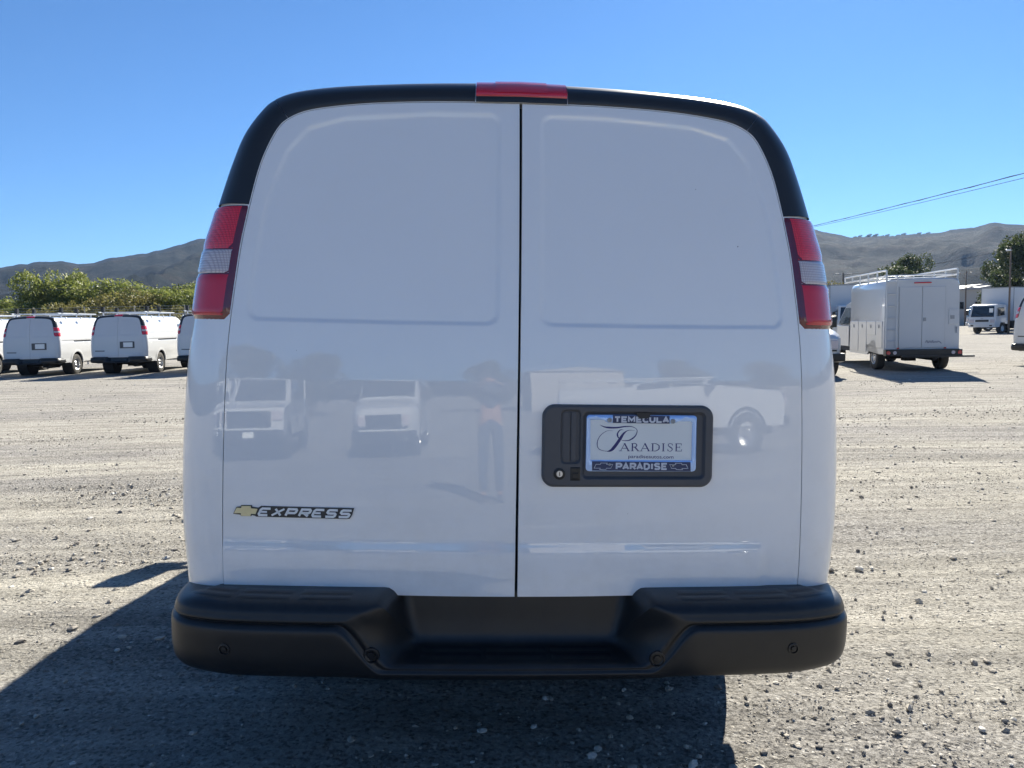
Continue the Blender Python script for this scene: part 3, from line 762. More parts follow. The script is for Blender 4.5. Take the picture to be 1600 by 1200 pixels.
def rear_dress(parent, hi):
    """trim, lamps and bumper at the rear; hi for the near van"""
    nt1, nth = (40, 16) if hi else (14, 7)
    th = np.linspace(0.02, radians(97), nth)
    prof = .003+.0035*sstep(.15, .5, th)-.002*sstep(1.2, 1.6, th)
    prof[0] = .0; prof[-1] = -.005
    xl = [-.130, .134]
    tk = lambda x: float(np.interp(abs(x), EK[:8, 0], np.arange(8)))
    # header trim: left and right pieces, side pieces
    for sg, tb in ((1, tk(xl[1])), (-1, tk(xl[0]))):
        T = np.linspace(tb+.01, 4.992, nt1)
        MB().grid(corner(T[:, None], th[None], np.broadcast_to(prof, (nt1, nth)), sg)).build('roof_trim', M['trim'], parent, auto=50)
        T = np.linspace(5.008, 9.03, nt1)
        MB().grid(corner(T[:, None], th[None], np.broadcast_to(prof*.9, (nt1, nth)), sg)).build('corner_trim', M['trim'], parent, auto=50)
    # high brake lamp
    T = np.concatenate([-np.linspace(tk(xl[0]), 0, 8), np.linspace(0, tk(xl[1]), 8)[1:]])
    tl = np.linspace(radians(12), radians(92), nth); pf = .010+0*tl; pf[0] = .002; pf[1] = .009; pf[-1] = .002
    V = []
    for t in T:
        P = corner(np.full(nth, abs(t)), tl, pf, 1 if t >= 0 else -1); V.append(P)
    bl = MB().grid(np.array(V)).build('brake_lamp', M['redplain'], parent, auto=50)
    if hi:
        V = []
        for t in T[3:-3]:
            P = corner(np.full(6, abs(t)), np.linspace(radians(18), radians(62), 6), np.full(6, .0125), 1 if t >= 0 else -1); V.append(P)
        MB().grid(np.array(V)).build('lens', M['red'], bl, smooth=True)
        V = []
        for t in T:
            P = corner(np.full(3, abs(t)), np.linspace(radians(0), radians(11.5), 3), np.full(3, .006), 1 if t >= 0 else -1); V.append(P)
        MB().grid(np.array(V)).build('lamp_gasket', M['trim'], bl)
    # tail lamps
    for sg in (1, -1):
        n1 = 24 if hi else 8
        T = np.linspace(9.045, 12.98, n1); tt = np.linspace(0.02, radians(112), nth+4)
        pf = .0085+0*tt; pf[0] = 0; pf[-1] = -.002
        Pm = np.broadcast_to(pf, (n1, len(tt))).copy(); Pm[0] = -.002; Pm[-1] = -.002
        tl_ = MB().grid(corner(T[:, None], tt[None], Pm, sg)).build('tail_lamp', M['lensframe'], parent, auto=50)
        for nm, mt, t0, t1 in (('upper_lens', 'red', 9.16, 11.13), ('reverse_lens', 'clear', 11.17, 11.84), ('lower_lens', 'redplain', 11.88, 12.86)):
            n2 = 12 if hi else 4
            T2 = np.linspace(t0, t1, n2); t3 = np.linspace(radians(8), radians(108), nth+2)
            p3 = np.full(len(t3), .0112); p3[0] = .008; p3[-1] = .006
            Pm = np.broadcast_to(p3, (n2, len(t3))).copy(); Pm[0] = .0085; Pm[-1] = .0085
            MB().grid(corner(T2[:, None], t3[None], Pm, sg)).build(nm, M[mt], tl_, auto=40)
    # bumper
    ns, nv = (260, 76) if hi else (70, 16)
    s = np.linspace(-smax(), smax(), ns); v = np.linspace(0, 15, nv)
    bp = MB().grid(bump_pt(s[:, None], v[None])).build('rear_bumper', M['black'], parent, auto=42)
    if hi:
        # ribbed step pads
        def pad(s0, s1, v0, v1):
            nn_, kk = 14, 5; P = []
            for a in np.linspace(s0, s1, nn_):
                row = []
                for b in np.linspace(v0, v1, kk):
                    q, n = bump_frame(a, b)
                    edge = (a in (s0, s1)) or (b in (v0, v1))
                    if n[2] < 0: n = -n
                    row.append(q+n*(.0004 if edge else .0018))
                P.append(row)
            MB().grid(np.array(P)).build('step_pad', M['black'], bp, auto=25)
        for sg in (1, -1):
            for a, b in ((.46, .60), (.625, .78), (.80, .99)):
                pad(sg*a, sg*b, .75, 1.35); pad(sg*(a+.0), sg*(b+.0), 1.55, 2.25)
        for a, b in ((-.27, -.10), (-.085, .085), (.10, .27)):
            pad(a, b, 3.7, 4.35); pad(a, b, 4.6, 5.4)
        # parking sensors
        for s_, v_, r in ((-.395, 7.2, .018), (.385, 7.2, .018), (-.79, 11.3, .0125), (.765, 11.3, .0125)):
            q, n = bump_frame(s_, v_); m4 = MB()
            disc_on(m4, q-n*.0035, n, [(0, r+.005), (.006, r+.004), (.007, r), (.003, r-.001), (.003, r*.62), (.007, r*.55), (.0075, r*.3)])
            m4.build('parking_sensor', M['black'], bp, auto=35)

def face_map(x0, z0, off=0.):
    """flat frame standing on the door skin at (x0,z0): (u right, v up, h towards the viewer) -> local"""
    y0 = float(dsurf(x0, z0)); e = .1
    ty = (float(dsurf(x0, z0+e))-float(dsurf(x0, z0-e)))/(2*e); tx = (float(dsurf(x0+e, z0))-float(dsurf(x0-e, z0)))/(2*e)
    U = Vector((1, tx, 0)).normalized(); Wv = Vector((0, ty, 1)).normalized(); N_ = U.cross(Wv).normalized()
    if N_.y > 0: N_ = -N_
    C0 = Vector((x0, y0, z0))+N_*off
    return lambda u, v, h: C0+U*u+Wv*v+N_*h

def bowtie(c, w, h):
    """outline of the cross-shaped emblem with slanted arm ends"""
    a = .27*w; s = .10*w; k = .30*h
    P = [(-w/2, -k), (-w/2+s, k), (-a/1.6, k), (-a/1.6+.03*w, h/2), (a/1.6+.03*w, h/2), (a/1.6, k), (w/2, k), (w/2-s, -k), (a/1.6, -k), (a/1.6-.03*w, -h/2), (-a/1.6-.03*w, -h/2), (-a/1.6, -k)]
    return [(c[0]+p[0], c[1]+p[1]) for p in P]
def poly_plate(mb, poly, f, h0, h1):
    n = len(poly); V = [f(u, v, h0) for u, v in poly]+[f(u, v, h1) for u, v in poly]
    mb.add(V, [(i, (i+1) % n, n+(i+1) % n, n+i) for i in range(n)]+[tuple(range(n, 2*n))])

def near_van():
    root = empty('cargo_van', (-.0253, 2.2, 0)); root.rotation_euler = (0, .03641, .04180)
    tag(root, 'large white cargo van seen from behind, closest to the viewer, filling the picture', 'van')
    van_body(root, M['paint'], True)
    door(1, 120, 300, True, M['paint'], root); door(-1, 120, 300, True, M['paint'], root)
    rear_dress(root, True)
    # hem strip under the corner posts, closing panel above the bumper step
    # --- handle and number plate bezel on the right door
    f = face_map(.3185, 1.069)
    W2, H2 = .2505, .1195
    nr, nc = 90, 170
    vv = -np.cos(np.linspace(0, pi, nr))*H2; r = .036; P = []
    def rrect(x, z, x0, x1, z0, z1, rad):
        cx, cz = (x0+x1)/2, (z0+z1)/2; hx, hz = (x1-x0)/2-rad, (z1-z0)/2-rad
        qx, qz = np.abs(x-cx)-hx, np.abs(z-cz)-hz
        return np.hypot(np.maximum(qx, 0), np.maximum(qz, 0))+np.minimum(np.maximum(qx, qz), 0)-rad
    for v in vv:
        ed = max(0, abs(v)-(H2-r)); half = W2-r+sqrt(max(0, r*r-ed*ed)); row = []
        us = np.linspace(-1, 1, nc); us = np.sign(us)*(1-(1-np.abs(us))**1.35)*half
        vs = np.full(nc, v)
        d = -rrect(us, vs, -W2, W2, -H2, H2, r)
        h = .0155*np.sqrt(np.clip(1-(1-np.clip(d/.009, 0, 1))**2, 0, 1))
        h = h-.0115*sstep(.002, -.007, rrect(us, vs, -.135, .225, -.094, .099, .016))          # number plate pocket
        h = h-.0070*sstep(.001, -.004, rrect(us, vs, -.198, -.140, -.050, .104, .014))         # handle pocket
        h = h+.0020*sstep(.001, -.0015, rrect(us, vs, -.192, -.170, -.044, .098, .008))
        for u, hh in zip(us, h): row.append(f(u, v, hh-.001))
        P.append(row)
    bez = MB().grid(np.array(P)).build('handle_bezel', M['bezel'], root, auto=30)
    hb = MB(); fb2 = f
    def fbox(mb, u0, u1, v0, v1, h0, h1, bev=.12):
        k = min(u1-u0, v1-v0)*bev
        poly0 = [(u0, v0), (u1, v0), (u1, v1), (u0, v1)]; poly1 = [(u0+k, v0+k), (u1-k, v0+k), (u1-k, v1-k), (u0+k, v1-k)]
        V = [f(*p, h0) for p in poly0]+[f(*p, h1-k*.6) for p in poly0]+[f(*p, h1) for p in poly1]
        F = [(i, (i+1) % 4, 4+(i+1) % 4, 4+i) for i in range(4)]+[(4+i, 4+(i+1) % 4, 8+(i+1) % 4, 8+i) for i in range(4)]+[(8, 9, 10, 11)]
        mb.add(V, F)
    fbox(hb, -.168, -.152, -.044, .098, .003, .0115); hb.build('door_handle', M['bezel'], bez)
    hb = MB(); fbox(hb, -.169, -.140, -.099, -.060, .008, .0165); fbox(hb, -.164, -.145, -.094, -.076, .016, .0185); hb.build('release_catch', M['black'], bez)
    lk = MB(); c = f(-.2, -.0795, .013); n = (f(0, 0, 1)-f(0, 0, 0)).normalized()
    disc_on(lk, c, n, [(0, .017), (.004, .0165), (.005, .0125), (.002, .012)], 28); lk.build('lock_ring', M['black'], bez, auto=30)
    lk = MB(); disc_on(lk, c, n, [(.002, .0095), (.0055, .009), (.0056, .003)], 24)
    lk.build('lock_cylinder', M['steel'], bez, auto=30)
    lk = MB(); fbox(lk, -.2012, -.1988, -.085, -.074, .017, .0192, .1); lk.build('key_slot', M['black'], bez)
    # --- number plate and its frame, from crop pixels (0.372 mm each); c(px,py) -> (u,v)
    S_ = .0003725; cu0, cv0 = 905, 450
    pu, pv = .357-.3185, 1.0785-1.069
    def c2(px, py): return (pu+(px-cu0)*S_, pv-(py-cv0)*S_)
    def poly(L_): return [c2(*p) for p in L_]
    hP = .0075
    pl = MB(); poly_plate(pl, poly([(488, 250), (1318, 250), (1318, 648), (488, 648)]), f, .003, hP)
    plate = pl.build('number_plate', M['plate'], root)
    # chrome surround with window cut out: outer loop / inner loop
    def rounded(x0, y0, x1, y1, r, n=5):
        out = []
        for cx, cy, a0 in ((x1-r, y1-r, 0), (x0+r, y1-r, 90), (x0+r, y0+r, 180), (x1-r, y0+r, 270)):
            for i in range(n): a = radians(a0+90*i/(n-1)); out.append((cx+r*cos(a), cy+r*sin(a)))
        return out
    outer = rounded(470, 232, 1338, 670, 28, 6)
    inner = []
    # inner ring sampled by ray from centre so loops correspond
    ipoly = [(500, 272), (600, 272), (640, 295), (1155, 297), (1190, 280), (1290, 280), (1303, 290), (1303, 584), (505, 584)]
    def ray_hit(cx, cy, dx, dy):
        best = None
        for i in range(len(ipoly)):
            (x1, y1), (x2, y2) = ipoly[i], ipoly[(i+1) % len(ipoly)]
            ex, ey = x2-x1, y2-y1; den = dx*ey-dy*ex
            if abs(den) < 1e-9: continue
            t = ((x1-cx)*ey-(y1-cy)*ex)/den; u = ((x1-cx)*dy-(y1-cy)*dx)/den
            if t > 0 and -1e-6 <= u <= 1+1e-6 and (best is None or t < best): best = t
        return (cx+dx*best, cy+dy*best)
    angs = sorted(set([round(atan2(p[1]-450, p[0]-905), 5) for p in ipoly+outer]+[round(a, 5) for a in np.linspace(-pi, pi, 60)]))
    def on_outer(a):
        dx, dy = cos(a), sin(a); x0, y0, x1, y1 = 470-905, 232-450, 1338-905, 670-450
        t = min((x1 if dx > 0 else x0)/dx if abs(dx) > 1e-9 else 9e9, (y1 if dy > 0 else y0)/dy if abs(dy) > 1e-9 else 9e9)
        x, y = 905+dx*t, 450+dy*t; rr = 28
        cx = min(max(x, 470+rr), 1338-rr); cy = min(max(y, 232+rr), 670-rr)
        d = math.hypot(x-cx, y-cy)
        if d > rr: x, y = cx+(x-cx)*rr/d, cy+(y-cy)*rr/d
        return x, y
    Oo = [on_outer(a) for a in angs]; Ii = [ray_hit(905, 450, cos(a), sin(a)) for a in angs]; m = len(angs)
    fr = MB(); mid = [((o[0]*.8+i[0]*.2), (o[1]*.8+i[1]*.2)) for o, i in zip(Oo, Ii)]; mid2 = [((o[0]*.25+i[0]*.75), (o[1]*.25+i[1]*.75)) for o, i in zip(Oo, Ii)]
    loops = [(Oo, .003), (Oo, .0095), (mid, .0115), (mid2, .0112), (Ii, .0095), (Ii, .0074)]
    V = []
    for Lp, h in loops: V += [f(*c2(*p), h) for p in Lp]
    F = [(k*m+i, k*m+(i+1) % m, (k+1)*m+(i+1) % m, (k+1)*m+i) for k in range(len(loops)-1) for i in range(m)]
    fr.add(V, F); fr.build('plate_frame', M['skychrome'], plate, auto=30)
    def panel(L_, mat, name, h0, h1):
        q = MB(); poly_plate(q, poly(L_), f, h0, h1); return q.build(name, mat, plate)
    panel([(675, 233), (1120, 237), (1120, 297), (675, 294)], M['navy'], 'frame_banner', .009, .0122)
    panel([(517, 592), (1293, 596), (1296, 668), (519, 664)], M['navy'], 'frame_banner', .009, .0122)
    def words(s, x0, x1, y0, y1, bold, mat, h, name, slant=0):
        V, F = fit_text(s, 0, 1, 0, 1, bold); q = MB()
        VV = []
        for v in V:
            px_ = x0+(x1-x0)*v[0]; py_ = y1+(y0-y1)*v[1]+slant*v[0]
            VV.append(f(*c2(px_, py_), h+v[2]))
        q.add(VV, F); return q.build(name, mat, plate, fix=False)
    def bold(ch):
        D = {'T': [[(0, 1), (1, 1)], [(.5, 1), (.5, 0)]], 'E': [[(1, 1), (.1, 1), (.1, 0), (1, 0)], [(.1, .5), (.85, .5)]], 'M': [[(.05, 0), (.05, 1), (.5, .30), (.95, 1), (.95, 0)]],
             'C': [[(1, .88), (.75, 1), (.3, 1), (.05, .75), (.05, .25), (.3, 0), (.75, 0), (1, .12)]], 'U': [[(.05, 1), (.05, .25), (.3, 0), (.7, 0), (.95, .25), (.95, 1)]], 'L': [[(.1, 1), (.1, 0), (1, 0)]],
             'A': [[(0, 0), (.5, 1), (1, 0)], [(.22, .3), (.78, .3)]], 'P': [[(.08, 0), (.08, 1), (.75, 1), (.98, .85), (.98, .6), (.75, .44), (.08, .44)]], 'R': [[(.08, 0), (.08, 1), (.75, 1), (.98, .85), (.98, .6), (.75, .44), (.08, .44)], [(.5, .44), (1, 0)]],
             'D': [[(.08, 0), (.08, 1), (.6, 1), (.95, .75), (.95, .25), (.6, 0), (.03, 0)]], 'I': [[(.5, 0), (.5, 1)]],
             'S': [[(.95, .88), (.7, 1), (.25, 1), (.05, .82), (.2, .56), (.8, .44), (.95, .2), (.75, 0), (.25, 0), (.03, .12)]]}
        return D[ch]
    def bold_line(word, x0, x1, y0, y1, wt):
        wds = [{'I': .35, 'M': 1.25}.get(c, 1.0) for c in word]; gap = .34; tot = sum(wds)+gap*(len(word)-1); k = (x1-x0)/tot; x = x0; hw = wt/2
        for c, wd in zip(word, wds):
            q = MB(); st = [([c2(x+a*wd*k, y1-hw-b*(y1-y0-wt)) for a, b in P_], wt*S_) for P_ in bold(c)]
            stroke_mesh(q, st, lambda u, v, h: f(u, v, .0123+h), .0005); q.build('frame_letter', M['greyprint'], plate); x += (wd+gap)*k
    bold_line('TEMECULA', 690, 1110, 242, 291, 13.5)
    bold_line('PARADISE', 707, 1105, 602, 658, 14.5)
    for cx in (607, 1201):
        q = MB(); o2 = bowtie((cx, 630), 145 if cx < 900 else 145, 50)
        pts = [c2(*(p if cx > 900 else (2*cx-p[0], p[1]))) for p in o2]; pts = pts+[pts[0], pts[1]]
        stroke_mesh(q, [(pts, .0013)], lambda u, v, h: f(u, v, .0123+h), .0004); q.build('frame_bowtie', M['greyprint'], plate)
    for cx, cy in ((650, 272), (1147, 277)):
        q = MB(); u, v = c2(cx, cy); disc_on(q, f(u, v, .009), n, [(0, .0075), (.004, .007), (.0045, .004), (.003, .0035)], 18); q.build('screw', M['galv'], plate, auto=30)
    for cx, cy in ((655, 617), (1155, 622)):
        q = MB(); u, v = c2(cx, cy); disc_on(q, f(u, v, .0122), n, [(0, .004), (.002, .0035)], 14); q.build('screw', M['galv'], plate, auto=30)
    q = MB(); poly_plate(q, poly([(852, 212), (972, 212), (955, 250), (945, 256), (885, 256), (872, 250)]), f, .008, .0165); q.build('plate_lamp', M['black'], bez)
    # script capital and serif lettering
    def curve(P_, n_=40):
        P_ = np.array(P_, float); return cr(P_, np.linspace(0, len(P_)-1, n_))
    def L2(P_): return [c2(*p) for p in P_]
    q = MB(); st = []
    top = curve([(575, 310), (620, 328), (700, 332), (780, 322), (835, 325), (868, 350), (855, 395), (810, 428), (765, 432), (740, 425)]); w = np.interp(np.arange(40), [0, 6, 20, 28, 34, 39], [1, 14, 3, 10, 5, 1])*S_
    st.append((L2(top), w))
    stem = curve([(850, 352), (800, 352), (765, 375), (735, 420), (705, 465), (670, 505), (635, 518)]); w = np.interp(np.arange(40), [0, 8, 18, 30, 36, 39], [1, 5, 22, 24, 12, 1])*S_
    st.append((L2(stem), w))
    stem2 = curve([(762, 348), (735, 350), (715, 378), (722, 408), (745, 420)]); w = np.interp(np.arange(40), [0, 12, 24, 39], [1, 8, 12, 2])*S_
    st.append((L2(stem2), w))
    loop = curve([(678, 356), (630, 358), (580, 395), (558, 445), (565, 490), (600, 510), (650, 512), (690, 480), (730, 430)]); w = np.interp(np.arange(40), [0, 15, 28, 39], [1, 6, 3, 2])*S_
    st.append((L2(loop), w))
    stroke_mesh(q, st, lambda u, v, h: f(u, v, hP+.0001+h), .0004)
    q.build('plate_lettering', M['ink'], plate)
    q = MB(); TH, TN = 9.5, 3.6
    def glyph(ch, x, wd):
        y0, y1 = 513, 452; X_ = lambda a: x+a*wd; Yy = lambda b: y0+(y1-y0)*b; G_ = []
        def s(P_, w_): G_.append(([c2(X_(a), Yy(b)) for a, b in P_], (np.array(w_)*S_ if hasattr(w_, '__len__') else w_*S_)))
        def serif(a, b, ww=.16): s([(a-ww, b), (a+ww, b)], 3.2)
        if ch == 'A': s([(.08, .0), (.5, 1.02)], TN); s([(.46, 1.0), (.90, 0)], TH); s([(.25, .34), (.7, .34)], TN); serif(.08, .02); serif(.9, .02)
        if ch in 'PR': s([(.2, 0), (.2, 1)], TH)
        if ch == 'R':
            s(list(map(tuple, curve([(.2, .97), (.55, .97), (.72, .76), (.55, .52), (.2, .52)], 16))), np.interp(np.arange(16), [0, 8, 15], [3, 8, 3])); s([(.48, .52), (.92, 0)], TH); serif(.2, .02); serif(.2, .98, .12); serif(.95, .02, .1)
        if ch == 'D':
            s([(.18, 0), (.18, 1)], TH); s(list(map(tuple, curve([(.18, .97), (.55, .95), (.86, .72), (.88, .5), (.86, .28), (.55, .04), (.18, .03)], 20))), np.interp(np.arange(20), [0, 10, 19], [3, 9, 3])); serif(.14, .02, .12); serif(.14, .98, .12)
        if ch == 'I': s([(.5, 0), (.5, 1)], TH); serif(.5, .02, .32); serif(.5, .98, .32)
        if ch == 'S': s(list(map(tuple, curve([(.80, .80), (.66, .97), (.35, .98), (.18, .78), (.40, .57), (.66, .44), (.82, .24), (.60, .02), (.30, .02), (.14, .22)], 26))), np.interp(np.arange(26), [0, 5, 13, 20, 25], [3, 4, 9, 4, 3])); s([(.82, .72), (.82, .98)], 3); s([(.12, .02), (.12, .30)], 3)
        if ch == 'E': s([(.22, 0), (.22, 1)], TH); s([(.1, .975), (.85, .975), (.88, .76)], TN); s([(.22, .52), (.66, .52)], TN); s([(.66, .40), (.66, .64)], 3); s([(.1, .025), (.88, .025), (.94, .27)], TN)
        return G_
    x = 735
    for ch, wd in zip('ARADISE', (78, 66, 78, 72, 34, 52, 62)):
        stroke_mesh(q, glyph(ch, x, wd), lambda u, v, h: f(u, v, hP+.0001+h), .0004); x += wd+(8 if ch != 'I' else 12)
    q.build('plate_lettering', M['ink'], plate)
    words('paradiseautos.com', 803, 1160, 541, 576, .0, M['ink'], hP+.0004, 'web_address', 3)
    # --- model badge on the left door (0.297 mm per crop pixel, origin crop (760,170))
    S2 = .0002965; fb_ = face_map(-.640, .868, .0)
    def c3(px, py): return ((px-760)*S2, -(py-172-(px-760)*.0235)*S2)
    def plate3(L_, mat, name, h0, h1, par):
        q = MB(); poly_plate(q, [c3(*p) for p in L_], fb_, h0, h1); return q.build(name, mat, par)
    back = plate3([(172, 184), (203, 118), (245, 114), (248, 101), (350, 102), (353, 118), (412, 128), (440, 110), (1342, 137), (1322, 205), (1302, 238), (1270, 241), (395, 213), (385, 205), (352, 196), (346, 208), (246, 206), (243, 193)], M['badgeback'], 'model_badge', -.001, .0035, root)
    plate3([(181, 178), (208, 124), (251, 128), (254, 108), (341, 109), (346, 132), (409, 137), (390, 188), (346, 184), (340, 206), (250, 203), (247, 178)], M['gold'], 'badge_bowtie', .003, .005, back)
    # italic letters, cells slanted; stroke font
    LW = 22.0
    def letter(ch):
        if ch == 'E': return [([(1.0, 1), (.12, 1), (0, .82), (0, .18), (.12, 0), (1.0, 0)], 1), ([(.0, .5), (.78, .5)], .8)]
        if ch == 'X': return [([(0, 0), (1, 1)], .85), ([(.08, 1), (.92, 0)], .95)]
        if ch == 'P': return [([(.05, 0), (.05, 1), (.9, 1), (1, .86), (1, .56), (.88, .42), (.05, .42)], 1)]
        if ch == 'R': return [([(.05, 0), (.05, 1), (.9, 1), (1, .86), (1, .60), (.88, .46), (.05, .46)], 1), ([(.42, .46), (.98, 0)], 1.2)]
        if ch == 'S': return [([(1.0, 1), (.14, 1), (.02, .88), (.02, .62), (.14, .5), (.86, .5), (.98, .38), (.98, .12), (.86, 0), (0, 0)], 1)]
    x = 430
    for i, ch in enumerate('EXPRESS'):
        x = 416+130*i; wd = (88, 92, 88, 92, 88, 88, 92)[i]; q = MB(); st = []
        for P_, w_ in letter(ch):
            pts = []
            for a, b in P_:
                px_ = x+a*wd+b*32
                pts.append(c3(px_, 166+.030*(px_-475)+32-b*64))
            st.append((pts, LW*w_*S2))
        # letter rows follow the banner
        stroke_mesh(q, st, lambda u, v, h: fb_(u, v, .0034+h), .0016); q.build('badge_letter', M['badge'], back)
    # header gap cover where the doors meet at the top, tiny dirt flecks are left to the paint
    return root

# ------------------------------------------------------------------ far vans
def make_far_van():
    root = empty('cargo_van')
    van_body(root, M['paint_far'], False)
    door(1, 26, 44, False, M['paint_far'], root); door(-1, 26, 44, False, M['paint_far'], root)
    rear_dress(root, False)
    f = face_map(.3185, 1.069)
    q = MB(); r = .03
    poly_plate(q, [(-.25, -.11), (-.24, -.12), (.24, -.12), (.25, -.11), (.25, .11), (.24, .12), (-.24, .12), (-.25, .11)], f, 0, .014); bz = q.build('handle_bezel', M['bezel'], root)
    q = MB(); poly_plate(q, [(-.13, -.08), (.19, -.08), (.19, .09), (-.13, .09)], f, .013, .018); q.build('number_plate', M['plate'], root)
    q = MB(); g = face_map(-.64, .868)
    poly_plate(q, [(-.17, -.014), (.16, -.018), (.17, .012), (-.17, .016)], g, 0, .004); q.build('model_badge', M['badgeback'], root)
    return root
def add_rack(root):
    q = MB()
    for y in (.75, 1.9, 3.05):
        q.box(-.80, .80, y-.03, y+.03, 2.225, 2.265)
        for sg in (1, -1): q.tube((sg*.76, y, 2.10), (sg*.79, y, 2.25), .025, 6)
    for sg in (1, -1): q.box(sg*.80-.02, sg*.80+.02, .45, 3.4, 2.24, 2.275)
    rk = q.build('roof_rack', M['alu'], root)
    for y in (.75, 1.9):
        for xx in (-.78, .78):
            MB().box(xx-.05, xx+.05, y-.06, y+.06, 2.265, 2.46).build('rack_stop', M['black'], rk)
            MB().lathe([(0, .07), (.02, .065), (.02, .001)], ((.93 if xx > 0 else -.95), y, 2.06), 'X', 12).build('rack_foot', M['alu'], rk, auto=40)
    return rk

def put(o, x, y, heading):
    """heading: compass angle, 0 = facing +Y, positive turns right"""
    o.location = (x, y, float(gz(x, y))); o.rotation_euler = (0, 0, -radians(heading)); return o

near_van()
FV = make_far_van(); add_rack(FV)
place_left = [(-14.1, 27.6, -4, 'white cargo van with roof rack, third from left in the row before the trees'),
              (-17.2, 27.5, -4, 'white cargo van with roof rack, second from left in its row, near the edge'),
              (-11.05, 27.7, -4, 'white cargo van with roof rack, half hidden behind the big near van'),
              (-20.3, 27.6, -4, 'white cargo van with roof rack, leftmost in the row, cut by the picture edge')]
vans = []
for i, (x, y, h, l) in enumerate(place_left):
    o = FV if i == 0 else copy_tree(FV); put(o, x, y, h); tag(o, l, 'van', 'white cargo vans parked in a row by the trees'); vans.append(o)
# vans without racks: at the right picture edge, facing the viewer beside the big van, and behind the viewer
def copy_no_rack(src):
    c = src.copy(); COL.objects.link(c)
    for ch in children(src):
        if not ch.name.startswith('roof_rack'): copy_tree(ch, c)
    return c
v5 = copy_no_rack(FV); put(v5, 15.75, 22.6, 62); tag(v5, 'white van cut off by the right picture edge, tail towards the middle of the lot', 'van')
v6 = copy_no_rack(FV); put(v6, 7.92, 25.6, 182); tag(v6, 'white van facing the viewer, peeking out right of the big near van', 'van')

